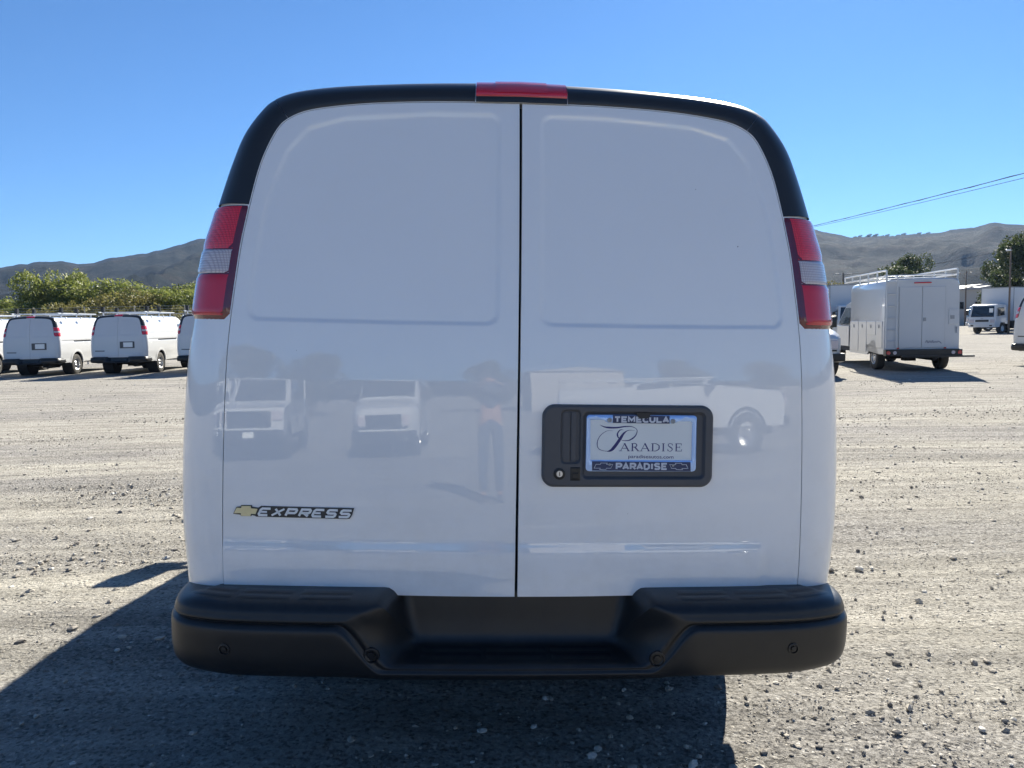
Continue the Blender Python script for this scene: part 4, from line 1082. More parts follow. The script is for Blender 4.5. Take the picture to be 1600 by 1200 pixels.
# ------------------------------------------------------------------ service body truck
def service_truck():
    root = empty('service_truck'); W_ = 1.0; p = M['paint_far']; L_ = 3.3
    # box body, slightly narrower at the top, rounded roof edge
    prof = [(-W_, .62), (-W_, 1.15), (-.985, 2.30), (-.975, 2.44), (-.93, 2.54), (-.80, 2.585), (0, 2.60), (.80, 2.585), (.93, 2.54), (.975, 2.44), (.985, 2.30), (W_, 1.15), (W_, .62)]
    m = MB(); n = len(prof)
    rows = []
    for y, k in ((0, .985), (.04, 1), (L_-.04, 1), (L_, .985)):
        rows.append([(a*k, y, .62+(z-.62)*k) for a, z in prof])
    m.grid(np.array(rows)); m.add(rows[0], [tuple(range(n))]); m.add(rows[-1], [tuple(range(n))])
    body = m.build('box_body', p, root, auto=35)
    for a, b in ((-.60, -.005), (.005, .60)):
        MB().box(a, b, -.025, .0, .66, 2.36, .008).build('rear_door', p, root)
    for a in (-.60, .602, -.0): MB().box(a-.006, a+.006, -.004, .004, .66, 2.37).build('door_seam', M['galv'], root)
    MB().box(.03, .10, -.04, -.02, 1.40, 1.50).build('latch', M['galv'], root)
    MB().box(.70, .96, -.02, .0, 1.30, 1.72, .006).build('rear_locker', p, root)
    MB().box(.74, .84, -.035, -.02, 1.45, 1.55).build('latch', M['galv'], root)
    q = MB(); q.tube((.90, -.03, 1.06), (.90, -.03, 1.24), .012, 6); q.build('grab_handle', M['galv'], root)
    # side lockers (both sides), proud panels
    for sg in (-1, 1):
        for y0, y1, z0, z1 in ((.12, .86, .64, 1.16), (.92, 1.62, 1.0, 1.16), (1.68, 2.3, .64, 1.16), (2.36, 3.1, .64, 1.16)):
            pass
        for y0, y1, z0, z1 in ((.10, .62, .66, 1.42), (.68, 1.50, 1.02, 1.42), (1.56, 2.30, .50, 1.42), (2.36, 3.22, .50, 1.42)):
            c = MB().box(*sorted((sg*(W_-.01), sg*(W_+.018))), y0, y1, z0, z1, .006).build('side_locker', p, root)
            MB().box(*sorted((sg*(W_+.018), sg*(W_+.03))), (y0+y1)/2-.035, (y0+y1)/2+.035, z1-.2, z1-.1).build('locker_latch', M['galv'], c)
        # skirt with arch
        m = MB(); pts = [(0, .62), (0, .48), (.45, .48)]+[(.95+.45*cos(a), .42+.45*sin(a)) for a in np.linspace(pi*.96, .04*pi, 14)]+[(1.5, .42), (L_, .42), (L_, .62)]
        m.prism(pts, 'YZ', *sorted((sg*(W_-.03), sg*W_))); m.build('skirt', p, root)
    m = MB()
    m.box(-.98, .98, .3, 6.4, .46, .60); m.tube((-.8, .95, .38), (.8, .95, .38), .07, 8); m.tube((.4, .1, .36), (.4, 1.6, .36), .08, 10); m.box(-.15, .15, .8, 1.15, .25, .5)
    m.build('underbody', M['under'], root)
    # bumper, step bar, lamps
    b = MB().box(-W_, W_, -.22, .0, .44, .62, .01).build('rear_bumper', M['black'], root)
    MB().box(-.6, 1.28, -.30, -.20, .40, .45).build('step_bar', M['black'], root)
    for sg in (-1, 1):
        q = MB(); disc_on(q, Vector((sg*.93, -.22, .53)), Vector((0, -1, 0)), [(0, .055), (.012, .05)], 14); q.build('tail_lamp', M['redplain'], root)
        q = MB(); disc_on(q, Vector((sg*.76, -.22, .53)), Vector((0, -1, 0)), [(0, .052), (.012, .047)], 14); q.build('reverse_lamp', M['clear'], root)
        MB().box(sg*.62-.03, sg*.62+.03, -.03, .0, .63, .67).build('marker_lamp', M['redplain'], root)
    MB().box(-.22, .22, -.05, .0, 2.455, 2.485).build('brake_lamp', M['redplain'], root)
    # script mark on the lower right door
    q = MB(); pts = cr([(.10, .80), (.14, .86), (.17, .79), (.21, .85), (.25, .80), (.29, .86), (.31, .79), (.36, .83), (.40, .80), (.44, .84), (.52, .77)], np.linspace(0, 10, 40))
    stroke_mesh(q, [([tuple(a) for a in pts], .016)], lambda u, v, h: (u, -.0255-h, v), .001); q.build('door_script', M['navy'], root)
    # ladder on the left of the tail
    q = MB()
    for x in (-.96, -.68): q.tube((x, -.09, .66), (x, -.09, 2.66), .018, 6)
    for z in np.arange(.85, 2.6, .33): q.tube((-.96, -.09, z), (-.68, -.09, z), .014, 6)
    for x in (-.96, -.68): q.tube((x, -.09, 2.66), (x, .12, 2.66), .018, 6); q.tube((x, -.09, 1.2), (x, 0, 1.2), .012, 6)
    q.build('ladder', M['paint_far'], root)
    # roof rack rails both sides
    for sg in (-1, 1):
        q = MB(); x = sg*.93
        for z in (2.68, 2.84): q.tube((x, .05, z), (x, L_+.9, z), .022, 6)
        for y in np.linspace(.05, L_+.9, 6): q.tube((x, y, 2.45 if y < L_ else 2.66), (x, y, 2.84), .022, 6)
        q.build('rack_rail', M['paint_far'], root)
    for y in (.3, 1.8, 3.2): MB().tube((-.93, y, 2.70), (.93, y, 2.70), .02, 6).build('rack_crossbar', M['paint_far'], root)
    # cab
    yb = L_+.05
    side = [(yb, .50), (yb, 2.02), (yb+.35, 2.10), (yb+.95, 2.02), (yb+1.62, 1.36), (yb+2.25, 1.18), (yb+2.45, 1.02), (yb+2.5, .55), (yb+2.1, .50)]
    m = MB(); sec = []
    for k, s in ((-1, .90), (-.9, 1), (.9, 1), (1, .90)):
        sec.append([(k*.97*(1-.16*max(0, (z-1.2))/.9), y if abs(k) < 1 else yb+(y-yb)*.985, .5+(z-.5)*(1 if abs(k) < 1 else .97)) for y, z in side])
    sec = np.array(sec); m.grid(np.concatenate([sec, sec[:, :1]], 1)); m.add(sec[0], [tuple(range(len(side)))]); m.add(sec[-1], [tuple(range(len(side)))])
    m.build('cab', p, root, auto=40)
    for sg in (-1, 1):
        def xs(z, o=.006): return sg*(.97*(1-.16*max(0, z-1.2)/.9)+o)
        pts = [(yb+.25, 1.32), (yb+.25, 1.85), (yb+.95, 1.85), (yb+1.42, 1.38), (yb+1.42, 1.32)]
        MB().add([(xs(z, .008), y, z) for y, z in pts], [tuple(range(5))]).build('side_window', M['glasslight'], root)
        MB().box(*sorted((sg*.965, sg*.985)), yb+.16, yb+1.55, .60, 1.27, .01).build('cab_door', p, root)
        MB().box(*sorted((sg*1.06, sg*1.28)), yb+1.30, yb+1.40, 1.30, 1.62, .02).build('door_mirror', M['black'], root)
    q = MB(); w1, w2 = .72, .80
    q.add([(-w1, yb+1.03, 1.98), (w1, yb+1.03, 1.98), (w2, yb+1.62, 1.40), (-w2, yb+1.62, 1.40)], [(0, 1, 2, 3)]); q.build('windscreen', M['glass'], root)
    for x, y in ((-.86, .95), (.86, .95), (-.84, yb+1.75), (.84, yb+1.75)): make_wheel(root, x, y, 1 if x > 0 else -1)
    return root
st = service_truck(); put(st, 11.50, 21.55, 8.5)
tag(st, 'white service body truck with roof ladder rack and rear double doors', 'truck')

# ------------------------------------------------------------------ cab-over box truck
def box_truck():
    root = empty('box_truck'); p = M['paint_far']     # origin at the cab front, facing +y
    # box
    b = MB().box(-1.22, 1.22, -6.9, -2.05, .98, 3.55, .03).build('cargo_box', M['boxwhite'], root)
    q = MB()
    for x in (-1.23, 1.19): q.box(x, x+.04, -2.06, -2.03, .98, 3.56)
    q.box(-1.23, 1.23, -2.06, -2.03, 3.50, 3.57); q.box(-1.235, -1.215, -6.9, -2.05, 3.49, 3.56); q.box(1.215, 1.235, -6.9, -2.05, 3.49, 3.56); q.box(-1.23, 1.23, -6.92, -6.88, 3.49, 3.57)
    q.build('corner_trim', M['galv'], b)
    # cab
    side = [(-1.75, .75), (-1.75, 2.05), (-1.55, 2.25), (-.35, 2.27), (-.18, 2.20), (.0, 1.25), (.03, .95), (.02, .55), (-.2, .50), (-.55, .52), (-.72, .88), (-1.25, .88), (-1.4, .75)]
    sec = []
    for k in (-1, -.93, .93, 1):
        sec.append([(k*(1.0-.07*max(0, z-1.2)), y*(1 if abs(k) < 1 else .975), z if abs(k) < 1 else .5+(z-.5)*.98) for y, z in side])
    sec = np.array(sec); m = MB(); m.grid(np.concatenate([sec, sec[:, :1]], 1)); m.add(sec[0], [tuple(range(len(side)))]); m.add(sec[-1], [tuple(range(len(side)))])
    m.build('cab', p, root, auto=40)
    q = MB(); q.add([(-.86, .016, 1.30), (.86, .016, 1.30), (.80, -.165, 2.12), (-.80, -.165, 2.12)], [(0, 1, 2, 3)]); w = q.build('windscreen', M['glass'], root)
    MB().box(-.76, -.48, .0, .012, 1.40, 1.95).build('window_sticker', M['plate'], w).location = (0, -.07, 0)
    for sg in (-1, 1):
        q = MB(); q.add([(sg*(1.006-.07*(z-1.2)), y, z) for y, z in ((-.30, 1.34), (-1.25, 1.42), (-1.25, 2.0), (-.36, 2.0))], [(0, 1, 2, 3)]); q.build('side_window', M['glass'], root)
        MB().box(*sorted((sg*.60, sg*.94)), .0, .045, .86, 1.10, .02).build('headlight', M['clear'], root)
        q = MB().box(*sorted((sg*1.10, sg*1.28)), -.15, -.06, 1.45, 1.85, .02); q.tube((sg*.96, -.2, 1.9), (sg*1.18, -.1, 1.85), .015); q.tube((sg*.98, -.2, 1.4), (sg*1.18, -.1, 1.45), .015)
        q.build('door_mirror', M['black'], root)
        for y, wd in ((-.98, .14), (-4.9, .22)):
            m2 = MB().lathe([(-wd, .22), (-wd, .38), (-wd+.03, .40), (wd-.03, .40), (wd, .38), (wd, .22)], (sg*.86, y, .40), 'X', 24); ww = m2.build('wheel', M['rubber'], root, auto=40)
            MB().lathe([(sg*(wd-.01), .225), (sg*(wd-.03), .19), (sg*(wd-.09), .15), (sg*(wd-.01), .07), (sg*(wd-.01), .001)], (sg*.86, y, .40), 'X', 20).build('rim', M['paint_far'], ww, auto=40)
    MB().box(-.50, .50, .01, .04, .92, 1.08, .01).build('grille', M['black'], root)
    b2 = MB().box(-1.0, 1.0, -.10, .10, .50, .78, .03).build('front_bumper', p, root)
    for sg in (-1, 1): MB().box(*sorted((sg*.60, sg*.80)), .10, .11, .58, .68).build('fog_lamp', M['black'], b2)
    MB().box(-.10, .10, .03, .04, 1.14, 1.18).build('maker_badge', M['galv'], root)
    m = MB().box(-.45, .45, -6.8, -.4, .62, .86); m.box(-1.0, 1.0, -6.9, -6.75, .55, .65); m.box(-1.05, -.55, -3.6, -2.6, .45, .85); m.tube((-.8, -4.9, .4), (.8, -4.9, .4), .08); m.box(.5, 1.0, -3.8, -2.5, .4, .8); m.box(-1.0, 1.0, -6.85, -2.1, .86, .98)
    m.build('chassis', M['under'], root)
    return root
BT = box_truck(); put(BT, 36.3, 59.3, 240); tag(BT, 'white cab-over box truck facing the viewer beside the brown utility pole', 'truck')
for x, y, h, l in ((41.6, 69.5, 277, 'white box truck whose plain side shows between service truck and cab-over truck'),
                   (42.0, 58.0, 238, 'white box truck at the right picture edge behind the utility pole'),
                   (20.8, 46.5, 196, 'white box truck half hidden behind the front of the service truck'),
                   (17.6, 47.5, 196, 'white box truck farther left, mostly behind the big van')):
    c = copy_tree(BT); put(c, x, y, h); tag(c, l, 'truck', None)

# ------------------------------------------------------------------ pickups behind the viewer (seen mirrored in the paint)
def pickup():
    root = empty('pickup_truck'); p = M['paint_far']        # origin under the front bumper, facing +y, body towards -y
    side = [(0, .55), (0.02, 1.05), (-.12, 1.20), (-1.45, 1.32), (-2.15, 1.88), (-2.5, 1.93), (-3.5, 1.90), (-3.85, 1.40), (-5.75, 1.38), (-5.8, .62), (-5.2, .55)]
    sec = []
    for k in (-1, -.9, .9, 1):
        sec.append([(k*(1.0-.22*max(0, z-1.3)), y if abs(k) < 1 else -2.9+(y+2.9)*.985, z if abs(k) < 1 else .5+(z-.5)*.97) for y, z in side])
    sec = np.array(sec); m = MB(); m.grid(np.concatenate([sec, sec[:, :1]], 1)); m.add(sec[0], [tuple(range(len(side)))]); m.add(sec[-1], [tuple(range(len(side)))])
    m.build('body', p, root, auto=35)
    q = MB().add([(-.80, -1.49, 1.36), (.80, -1.49, 1.36), (.74, -2.12, 1.875), (-.74, -2.12, 1.875)], [(0, 1, 2, 3)]); q.build('windscreen', M['glass'], root)
    for sg in (-1, 1):
        for pts in ([(-1.85, 1.38), (-2.25, 1.80), (-2.75, 1.84), (-2.75, 1.38)], [(-2.82, 1.38), (-2.82, 1.84), (-3.45, 1.80), (-3.65, 1.38)]):
            MB().add([(sg*(1.008-.22*max(0, z-1.3)), y, z) for y, z in pts], [tuple(range(len(pts)))]).build('side_window', M['glass'], root)
        MB().box(*sorted((sg*.66, sg*.98)), -.02, .04, .92, 1.14, .02).build('headlight', M['clear'], root)
        MB().box(*sorted((sg*1.04, sg*1.25)), -1.75, -1.65, 1.36, 1.60, .02).build('door_mirror', M['black'], root)
        for y in (-.95, -4.6):
            w = MB().lathe([(-.13, .24), (-.13, .38), (-.1, .41), (.1, .41), (.13, .38), (.13, .24)], (sg*.90, y, .41), 'X', 24).build('wheel', M['rubber'], root, auto=40)
            MB().lathe([(sg*.12, .245), (sg*.09, .2), (sg*.07, .1), (sg*.11, .07), (sg*.11, .001)], (sg*.90, y, .41), 'X', 20).build('rim', M['steel'], w, auto=40)
            MB().lathe([(sg*1.012, .49), (sg*1.012, .42)], (0, y, .43), 'X', 20, 0, pi).build('wheel_arch', M['black'], root)
    MB().box(-.64, .64, .0, .05, .78, 1.14, .02).build('grille', M['black'], root)
    MB().box(-1.0, 1.0, -.05, .12, .48, .72, .03).build('front_bumper', M['black'], root)
    MB().box(-.16, .16, .12, .125, .55, .68).build('number_plate', M['plate'], root)
    m = MB().box(-.8, .8, -5.6, -.3, .38, .55); m.build('underbody', M['under'], root)
    q = MB()
    for y in (-1.9, -3.4, -5.5):
        q.box(-.85, .85, y-.03, y+.03, 2.12, 2.17)
        for sg in (-1, 1): q.tube((sg*.85, y, 1.3 if y > -3 else 1.35), (sg*.85, y, 2.15), .03, 6)
    for sg in (-1, 1): q.box(sg*.85-.03, sg*.85+.03, -5.6, -1.7, 2.12, 2.17)
    q.build('ladder_rack', p, root)
    return root

# ------------------------------------------------------------------ trees
def leaf_cloud(clumps, n, size, seed, droop=0.):
    r = np.random.default_rng(seed); C = np.array(clumps)       # x,y,z,rx,rz
    w = C[:, 3]**2*C[:, 4]; k = r.choice(len(C), n, p=w/w.sum()); c = C[k]
    d = r.normal(size=(n, 3)); d /= np.linalg.norm(d, axis=1)[:, None]
    rad = r.uniform(.35, 1.05, n)**.55; bum = 1+.22*(fbm(d[:, 0]*3+k, d[:, 2]*3+d[:, 1]*2, 2, seed)-.5)*2
    P = c[:, :3]+d*(rad*bum)[:, None]*np.stack([c[:, 3], c[:, 3], c[:, 4]], -1)
    P[:, 2] -= droop*r.uniform(0, 1, n)**2
    keep = P[:, 2] > .1
    P = P[keep]; n = len(P)
    a = r.normal(size=(n, 3)); a[:, 2] -= droop*.9; a /= np.linalg.norm(a, axis=1)[:, None]; b = np.cross(a, r.normal(size=(n, 3))); b /= np.linalg.norm(b, axis=1)[:, None]
    s = size*r.uniform(.6, 1.4, n)[:, None]
    V = np.stack([P-a*s, P-b*s*.42, P+a*s, P+b*s*.42], 1).reshape(-1, 3); F = np.arange(n*4).reshape(-1, 4)
    return V, F
def tree_proto(name, h, w, seed, mat, n=7000, size=.13, trunk_h=.35, droop=0., tall=1.0, nclump=22):
    r = random.Random(seed); root = empty(name)
    cl = []
    for i in range(nclump):
        a = r.uniform(0, 2*pi); q = r.uniform(0, 1)**.6; z = h*(trunk_h*.7+(.93-trunk_h*.7)*r.uniform(.05, 1)); env = w/2*(1-((z/h-.55)/.62)**2)**.5 if abs(z/h-.55) < .6 else w*.15
        rr = w*r.uniform(.13, .24); cl.append((cos(a)*q*env, sin(a)*q*env, min(z, h-rr*.8), rr, rr*r.uniform(.75, 1.1)*tall))
    cl.append((0, 0, h*.93, w*.14, w*.12))
    V, F = leaf_cloud(cl, n, size, seed, droop)
    m = MB(); m.path([(0, 0, -.1), (.04*w, .02*w, h*.2), (.0, 0, h*.45), (.03*w, 0, h*.8)], [h*.032, h*.026, h*.018, h*.005], 7)
    for i in range(7):
        c = cl[i]; z0 = h*r.uniform(.18, .5); m.path([(0, 0, z0), (c[0]*.5, c[1]*.5, z0+(c[2]-z0)*.6), (c[0], c[1], c[2])], [h*.013, h*.009, h*.003], 5)
    m.build('trunk', M['bark'], root, smooth=True)
    big_mesh('crown', V, F, mat, root)
    return root
protos = [tree_proto('willow_tree', 7.0, 5.6, 3, M['leafA'], 14000, .13, .14, .5), tree_proto('willow_tree', 6.4, 6.6, 5, M['leafA'], 14000, .13, .10, .35),
          tree_proto('scrub_tree', 5.0, 6.0, 9, M['leafC'], 12000, .12, .08, .1), tree_proto('broadleaf_tree', 7.4, 5.2, 12, M['leafB'], 13000, .13, .16, .2),
          tree_proto('eucalyptus_tree', 11.0, 7.4, 21, M['leafB'], 15000, .17, .25, .3, 1.25, 26)]
used = set()
G1 = 'trees and scrub behind the wire fence'
def tree(k, x, y, s, rz, label, group=None, sz=None):
    o = protos[k] if k not in used else copy_tree(protos[k]); used.add(k)
    o.location = (x, y, -.2); o.rotation_euler = (0, 0, rz); o.scale = (s, s, (sz or s)*(.85 if group == G1 else 1))
    tag(o, label, 'tree', group); return o
def TX(px, Yd): return (px-800)/1200*Yd
G1 = 'trees and scrub behind the wire fence'
tl = [(0, 92, 58, .84, 1.04, 'leafy green tree, tallest of the row behind the fence on the left'),
      (1, 22, 57, .80, .62, 'rounded light green tree at the left picture edge behind the fence'),
      (0, 55, 62, .88, .72, 'yellow green tree just left of the tallest tree'),
      (2, 60, 52, .80, .72, 'brownish shrub in front of the tallest tree'),
      (0, 135, 60, .92, .86, 'bright green willowy tree just right of the tallest tree'),
      (1, 168, 58, .98, .98, 'broad light green tree with feathery top, middle of the left row'),
      (2, 150, 52, .9, .85, 'olive green bush low behind the two middle vans'),
      (0, 198, 61, .90, .82, 'light green tree with sloping crown right of the row middle'),
      (2, 214, 54, .98, 1.02, 'olive yellow shrub behind the rack of the middle van'),
      (1, 236, 59, .78, .76, 'low yellow green tree in the dip of the tree line'),
      (0, 266, 60, .78, .82, 'small bright tree left of the near van tail lamp'),
      (3, 288, 66, .92, .86, 'dark pointed tree top behind bright trees near the tail lamp'),
      (1, 300, 57, .80, .82, 'leafy light green tree partly hidden by the near van'),
      (2, 282, 52, .72, .72, 'low green bush under the small bright trees'),
      (0, 350, 60, .9, .9, 'light green tree hidden behind the left side of the near van'),
      (1, -60, 58, .9, .8, 'light green tree just outside the left picture edge'),
      (2, 5, 51, .8, .70, 'dry brownish shrub in the bottom left of the tree row'),
      (2, 110, 53, .85, .70, 'grey green scrub between the tallest tree and the fence')]
for i, (k, px, Yd, s, sz, l) in enumerate(tl): tree(k, TX(px, Yd), Yd, s, i*1.7, l, G1, sz)
# low scrub filling under the row
r = np.random.default_rng(4); cl = [(x, 51+r.uniform(-1.5, 4), .6, r.uniform(.9, 1.5), r.uniform(.8, 1.5)) for x in np.arange(-46, -14, .8)]
V, F = leaf_cloud(cl, 26000, .12, 8); o = big_mesh('undergrowth', V, F, M['leafC']); tag(o, 'dense mixed scrub along the foot of the fence trees', 'scrub', kind='stuff')
tree(4, TX(1392, 88), 88, .72, .3, 'smaller left crown of the dark tree pair above the service truck', None, .62)
tree(4, TX(1412, 92), 92, .78, 1.9, 'dark round tree rising behind the service truck roof', None, .76)
tree(4, TX(1614, 72), 72, .80, 4.0, 'tall dark tree at the right picture edge behind the pole', None, .78)
tree(3, TX(1568, 76), 76, .72, 2.6, 'lighter tree crown just left of the right edge pole', None, .9)
tree(2, TX(1300, 80), 80, .9, 2.2, 'low tree right of the near van lamp, below the hill', None, 1.0)
tree(3, TX(1312, 95), 95, .7, 1.2, 'small dark tree beside the distant light pole', None, .75)
tree(2, TX(1335, 90), 90, .8, 5.2, 'low olive shrub right of the distant light pole', None, .7)
# trees on the right hill crest
rt = [(1334, 369), (1342, 368), (1366, 366), (1376, 364), (1384, 362), (1391, 363), (1400, 362), (1409, 364), (1424, 366), (1433, 363), (1440, 362), (1447, 364), (1356, 369)]
for i, (px, py) in enumerate(rt):
    o = copy_tree(protos[3]); Yd = 1480.; yh = 519-.02*(px-60); s = .9+.5*((i*37) % 5)/4
    az = np.degrees(np.arctan((px-800)/1200)); base = np.interp(az, HAZ, HHT)*1500*1.0
    Rr = 1500.; o.location = (Rr*sin(radians(az)), Rr*cos(radians(az)), base-6.5); o.scale = (s*1.3, s*1.3, s)
    tag(o, 'tiny dark crest tree on the right hill, %s' % ('nearest the big van', 'second right of the big van', 'third of the loose ones', 'first of the dense clump', 'second of the dense clump', 'third of the dense clump', 'middle of the dense clump', 'last of the dense clump', 'first past the clump', 'second past the clump', 'next to last on the right', 'farthest right', 'alone left of the clump')[i], 'tree', 'trees on the right hill crest')

# ------------------------------------------------------------------ fence, poles, cables, buildings
def fence():
    root = empty('wire_fence', (0, 37, -.17)); tag(root, 'chain link fence with barbed wire between the van row and trees', 'fence')
    for x in np.arange(-30, -8.5, 2.4):
        p = MB().tube((x, 0, 0), (x, 0, 2.45), .035, 8); p.tube((x, 0, 2.45), (x+.05, -.15, 2.75), .02, 6); p.build('fence_post', M['galv'], root)
    for z in (2.35, .15): MB().tube((-30, 0, z), (-8.4, 0, z), .02, 6).build('fence_rail', M['galv'], root)
    for k, z in enumerate((2.50, 2.60, 2.72)): MB().tube((-30, -.02-.04*k, z), (-8.4, -.02-.04*k, z), .008, 4).build('barbed_wire', M['galv'], root)
    m = MB()
    for x in np.arange(-30, -8.6, .16):
        for sg in (1, -1): m.tube((x if sg > 0 else x+2.2, .0, .15), (x+2.2 if sg > 0 else x, .0, 2.35), .004, 3, cap=False)
    tag(m.build('chain_link', M['galv'], root), kind='stuff')
fence()
def cable(name, label, A, B, r, sag, helper=None):
    A = Vector(A); B = Vector(B); P = []
    for i in range(41):
        t = i/40; p = A.lerp(B, t); p.z -= sag*4*t*(1-t); P.append(p)
    m = MB().path(P, r, 6)
    if helper:
        Q = [p+Vector((0, cos(i*2.1)*r*1.6, sin(i*2.1)*r*1.6)) for i, p in enumerate(P)]; m.path(Q, r*.7, 5)
    o = m.build(name, M['wire'], smooth=True); tag(o, label, 'cable'); return o
def pole(x, y, h, label, arms=True, lamps=False, r=.11, mat='wood'):
    root = empty('utility_pole', (x, y, -.17)); tag(root, label, 'pole')
    MB().path([(0, 0, -.2), (0, 0, h*.5), (0, 0, h)], [r*1.2, r, r*.75], 10).build('pole', M[mat], root, smooth=True)
    if arms:
        MB().box(-1.0, 1.0, -.06, .06, h-.55, h-.42).build('cross_arm', M['wood'], root)
        for xx in (-.9, -.4, .4, .9): MB().lathe([(0, .05), (.06, .06), (.1, .04), (.14, .045), (.16, .001)], (xx, 0, h-.42), 'Z', 8).build('insulator', M['galv'], root)
    if lamps:
        for sg in (-1, 1):
            m = MB().tube((0, 0, h-.3), (sg*.6, 0, h-.15), .03, 6); m.box(*sorted((sg*.55, sg*1.0)), -.15, .15, h-.2, h-.08, .02); m.build('lamp_head', M['galv'], root)
    return root
pole(37.0, 57.2, 6.4, 'slim brown utility pole standing beside the cab-over truck', False, False, .065)
p_ = MB(); 
pl_ = empty('flood_light', (36.9, 57.1, 5.9)); tag(pl_, 'small flood light fixed to the top of the brown pole', 'lamp')
MB().box(-.32, -.05, -.12, .05, .05, .17, .02).build('lamp_head', M['alu'], pl_); MB().tube((-.1, 0, .1), (.15, .05, .1), .03, 6).build('bracket', M['galv'], pl_)
pole(TX(1317, 92), 92, 6.7, 'distant pole with twin lamp heads right of the near van', False, True, .12)
pole(TX(1508, 100), 100, 7.0, 'distant small lamp pole above the box truck roofs', False, True, .09)
pole(20.05, 75, 8.9, 'cable pole hidden behind the big near van', True)
pole(21.0, 19.3, 7.15, 'cable pole standing right of the picture', True)
A1 = (20.05, 75, 8.35)
cable('power_cable', 'thicker upper cable crossing the sky at the right', A1, (20.72, 19.4, 6.78), .015, .25, True)
cable('power_cable', 'thin lower cable crossing the sky at the right', (19.8, 75, 8.30), (21.5, 19.4, 6.72), .011, .25)
cable('power_cable', 'thin wire crossing in front of the left trees', (-40, 50, 4.30), (-8, 50, 4.05), .012, .1)
cable('power_cable', 'faint wire below the hill crest over the right hill foot', (TX(1317, 92), 92, 6.3), (TX(1600, 92), 92, 9.4), .02, .5)
def shed(x, y, w, d, h, label, rot=0, eave=.3):
    root = empty('industrial_building', (x, y, -.2), rot); tag(root, label, 'building')
    MB().box(-w/2, w/2, 0, d, 0, h).build('wall', M['stucco'], root)
    m = MB().prism([(-w/2-eave, h), (0, h+w*.08), (w/2+eave, h)], 'XZ', -eave, d+eave); m.build('roof', M['roofing'], root)
    for xx in np.arange(-w/2+1.2, w/2-1, 2.4):
        f_ = MB().box(xx-.5, xx+.5, -.04, .02, h*.45, h*.45+1.1).build('window', M['galv'], root); MB().box(xx-.42, xx+.42, -.06, -.035, h*.45+.07, h*.45+1.03).build('pane', M['glass'], f_)
    return root
shed(TX(1515, 105), 105, 5, 8, 4.8, 'grey industrial building behind the service truck roof, left part')
shed(TX(1545, 112), 112, 5, 7, 5.2, 'pale building with white roof edge beside the right trees')
shed(TX(1532, 125), 125, 9, 6, 5.6, 'long grey shed above the box trucks')

# ------------------------------------------------------------------ things behind the viewer, mirrored in the doors
PK = pickup()
back = [(-9.4, -14.5, 20), (-13.5, -15.0, 20)]
put(PK, -6.4, -12.3, 8); tag(PK, 'white pickup with ladder rack behind the viewer, mirrored in the left door', 'truck')
c = copy_tree(PK); put(c, -9.0, -13.6, 8); tag(c, 'white pickup with ladder rack behind the viewer, farther left of the mirrored pair', 'truck')
c = copy_tree(PK); put(c, -11.7, -14.5, 8); tag(c, 'white pickup with ladder rack behind the viewer, last on the left', 'truck')
c = copy_tree(PK); put(c, 8.0, -9.6, 68); tag(c, 'white pickup seen side on, mirrored right of the number plate', 'truck')
v7 = copy_tree(FV); put(v7, -2.5, -18.2, 0); tag(v7, 'white van with roof rack facing the viewer, mirrored in the left door', 'van')
shed(10.5, -48, 9, 8, 5.8, 'white walled building behind the viewer, mirrored near the door gap', pi)
for i, (x, y, s, k) in enumerate(((-22, -50, 1.1, 4), (-16, -54, 1.0, 4), (-27, -52, .9, 4), (3, -52, .8, 4), (22, -50, .8, 4), (30, -48, .75, 4), (38, -46, .7, 4))):
    tree(k, x, y, s*.86, i*1.3, ('tall dark tree %s behind the viewer, across the lot' % ('leftmost but one', 'third from left', 'leftmost', 'beside the white building', 'right of the white building', 'second from right', 'rightmost')[i]), 'trees behind the viewer')

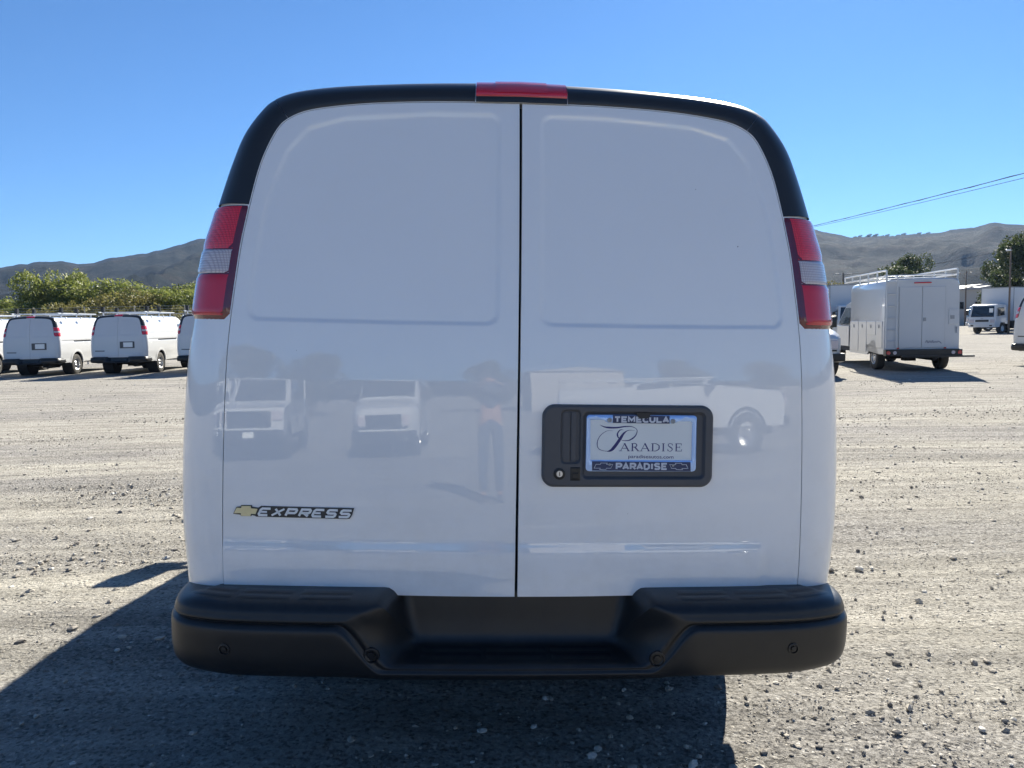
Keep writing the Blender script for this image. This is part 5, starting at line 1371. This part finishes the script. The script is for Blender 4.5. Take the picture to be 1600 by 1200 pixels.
def person():
    root = empty('person', (.22, -4.2, 0)); tag(root, 'person in dark shirt and jeans standing behind the viewer, raising a phone', 'person')
    def skin(name, verts, edges, radii, mat, rootv=0, sub=2):
        me = bpy.data.meshes.new(name); me.from_pydata(verts, edges, []); me.materials.append(mat)
        o = bpy.data.objects.new(name, me); COL.objects.link(o)
        sk = o.modifiers.new('s', 'SKIN'); sk.use_smooth_shade = True
        for i, rr in enumerate(radii):
            me.skin_vertices[0].data[i].radius = rr if hasattr(rr, '__len__') else (rr, rr)
            me.skin_vertices[0].data[i].use_root = (i == rootv)
        ss = o.modifiers.new('u', 'SUBSURF'); ss.levels = sub; ss.render_levels = sub
        dg = bpy.context.evaluated_depsgraph_get(); m2 = bpy.data.meshes.new_from_object(o.evaluated_get(dg)); m2.name = name
        if not m2.materials: m2.materials.append(mat)
        n_ = bpy.data.objects.new(name, m2); bpy.data.objects.remove(o); COL.objects.link(n_); n_.parent = root; n_.name = name
        return n_
    V = [(0, 0, .95), (0, 0, 1.15), (0, 0, 1.38), (0, .01, 1.50), (0, .02, 1.60), (0, .03, 1.70), (.10, 0, .90), (.11, .01, .50), (.12, -.02, .09), (.13, .12, .03), (-.10, 0, .90), (-.11, .01, .50), (-.12, -.02, .09), (-.13, .12, .03),
         (.18, 0, 1.42), (.24, .12, 1.18), (.12, .36, 1.36), (-.18, 0, 1.42), (-.24, .12, 1.18), (-.10, .36, 1.36), (.08, .42, 1.43), (-.06, .42, 1.43)]
    E_ = [(0, 1), (1, 2), (2, 3), (3, 4), (4, 5), (0, 6), (6, 7), (7, 8), (8, 9), (0, 10), (10, 11), (11, 12), (12, 13), (2, 14), (14, 15), (15, 16), (16, 20), (2, 17), (17, 18), (18, 19), (19, 21)]
    R_ = [(.14, .10), (.13, .10), (.15, .10), .055, .085, .08, .085, .058, .04, .035, .085, .058, .04, .035, .06, .042, .032, .06, .042, .032, .035, .035]
    skin('body', V, E_, R_, M['skin'])
    skin('shirt', [(0, 0, .98), (0, 0, 1.18), (0, 0, 1.38), (.19, 0, 1.42), (.245, .11, 1.19), (-.19, 0, 1.42), (-.245, .11, 1.19), (0, 0, 1.46), (.14, .32, 1.33), (-.13, .32, 1.33)], [(0, 1), (1, 2), (2, 3), (3, 4), (2, 5), (5, 6), (2, 7), (4, 8), (6, 9)], [(.17, .125), (.16, .12), (.17, .12), .08, .06, .08, .06, (.10, .07), .047, .047], M['shirt'])
    skin('trousers', [(0, 0, 1.0), (0, 0, .92), (.10, 0, .86), (.11, .01, .5), (.12, -.01, .10), (-.10, 0, .86), (-.11, .01, .5), (-.12, -.01, .10)], [(0, 1), (1, 2), (2, 3), (3, 4), (1, 5), (5, 6), (6, 7)], [(.16, .12), (.15, .12), .10, .075, .065, .10, .075, .065], M['denim'], 1)
    for sg in (-1, 1): skin('shoe', [(sg*.12, -.06, .05), (sg*.125, .08, .045), (sg*.13, .18, .04)], [(0, 1), (1, 2)], [.05, .048, .04], M['black'])
    skin('hair', [(0, -.03, 1.66), (0, -.02, 1.76), (0, .05, 1.78)], [(0, 1), (1, 2)], [.075, .085, .06], M['hair'])
    skin('nose', [(0, .10, 1.66), (0, .125, 1.63)], [(0, 1)], [.012, .016], M['skin'], 0, 1)
    for sg in (-1, 1):
        skin('ear', [(sg*.088, .02, 1.67), (sg*.095, .01, 1.63)], [(0, 1)], [.016, .012], M['skin'], 0, 1)
        MB().lathe([(0, .001), (.003, .008), (.004, .001)], (sg*.03, .098, 1.67), 'Y', 8).build('eye', M['black'], root)
        for k in range(5):
            x0 = sg*(.05+.0)+sg*.012*(k-2)*.2; z0 = 1.40+.017*k; L_ = (.055, .07, .075, .07, .055)[k]
            skin('finger', [(sg*.07, .43, z0), (sg*.06, .47, z0+.005), (sg*(.06-L_*.5), .475, z0+.008)], [(0, 1), (1, 2)], [.010, .009, .008], M['skin'], 0, 1)
    ph = MB().box(-.04, .04, .458, .466, 1.37, 1.53, .003).build('smartphone', M['black']); ph.location = (.22, -4.2, 0)
    tag(ph, 'dark smartphone held up by the person behind the viewer', 'phone')
person()

# ------------------------------------------------------------------ haze
hz = bpy.data.materials.new('haze_air'); hz.use_nodes = True; hn = hz.node_tree; hn.nodes.clear()
ho = hn.nodes.new('ShaderNodeOutputMaterial'); hv = hn.nodes.new('ShaderNodeVolumePrincipled')
hv.inputs['Density'].default_value = .000105; hv.inputs['Color'].default_value = (.36, .58, 1, 1); hv.inputs['Anisotropy'].default_value = .2
hn.links.new(hv.outputs[0], ho.inputs['Volume'])
o = MB().box(-4700, 4700, -4700, 4700, -12, 420).build('haze', hz); tag(o, kind='stuff')
o['label'] = 'thin blue haze over the lot and hills'; o['category'] = 'haze'
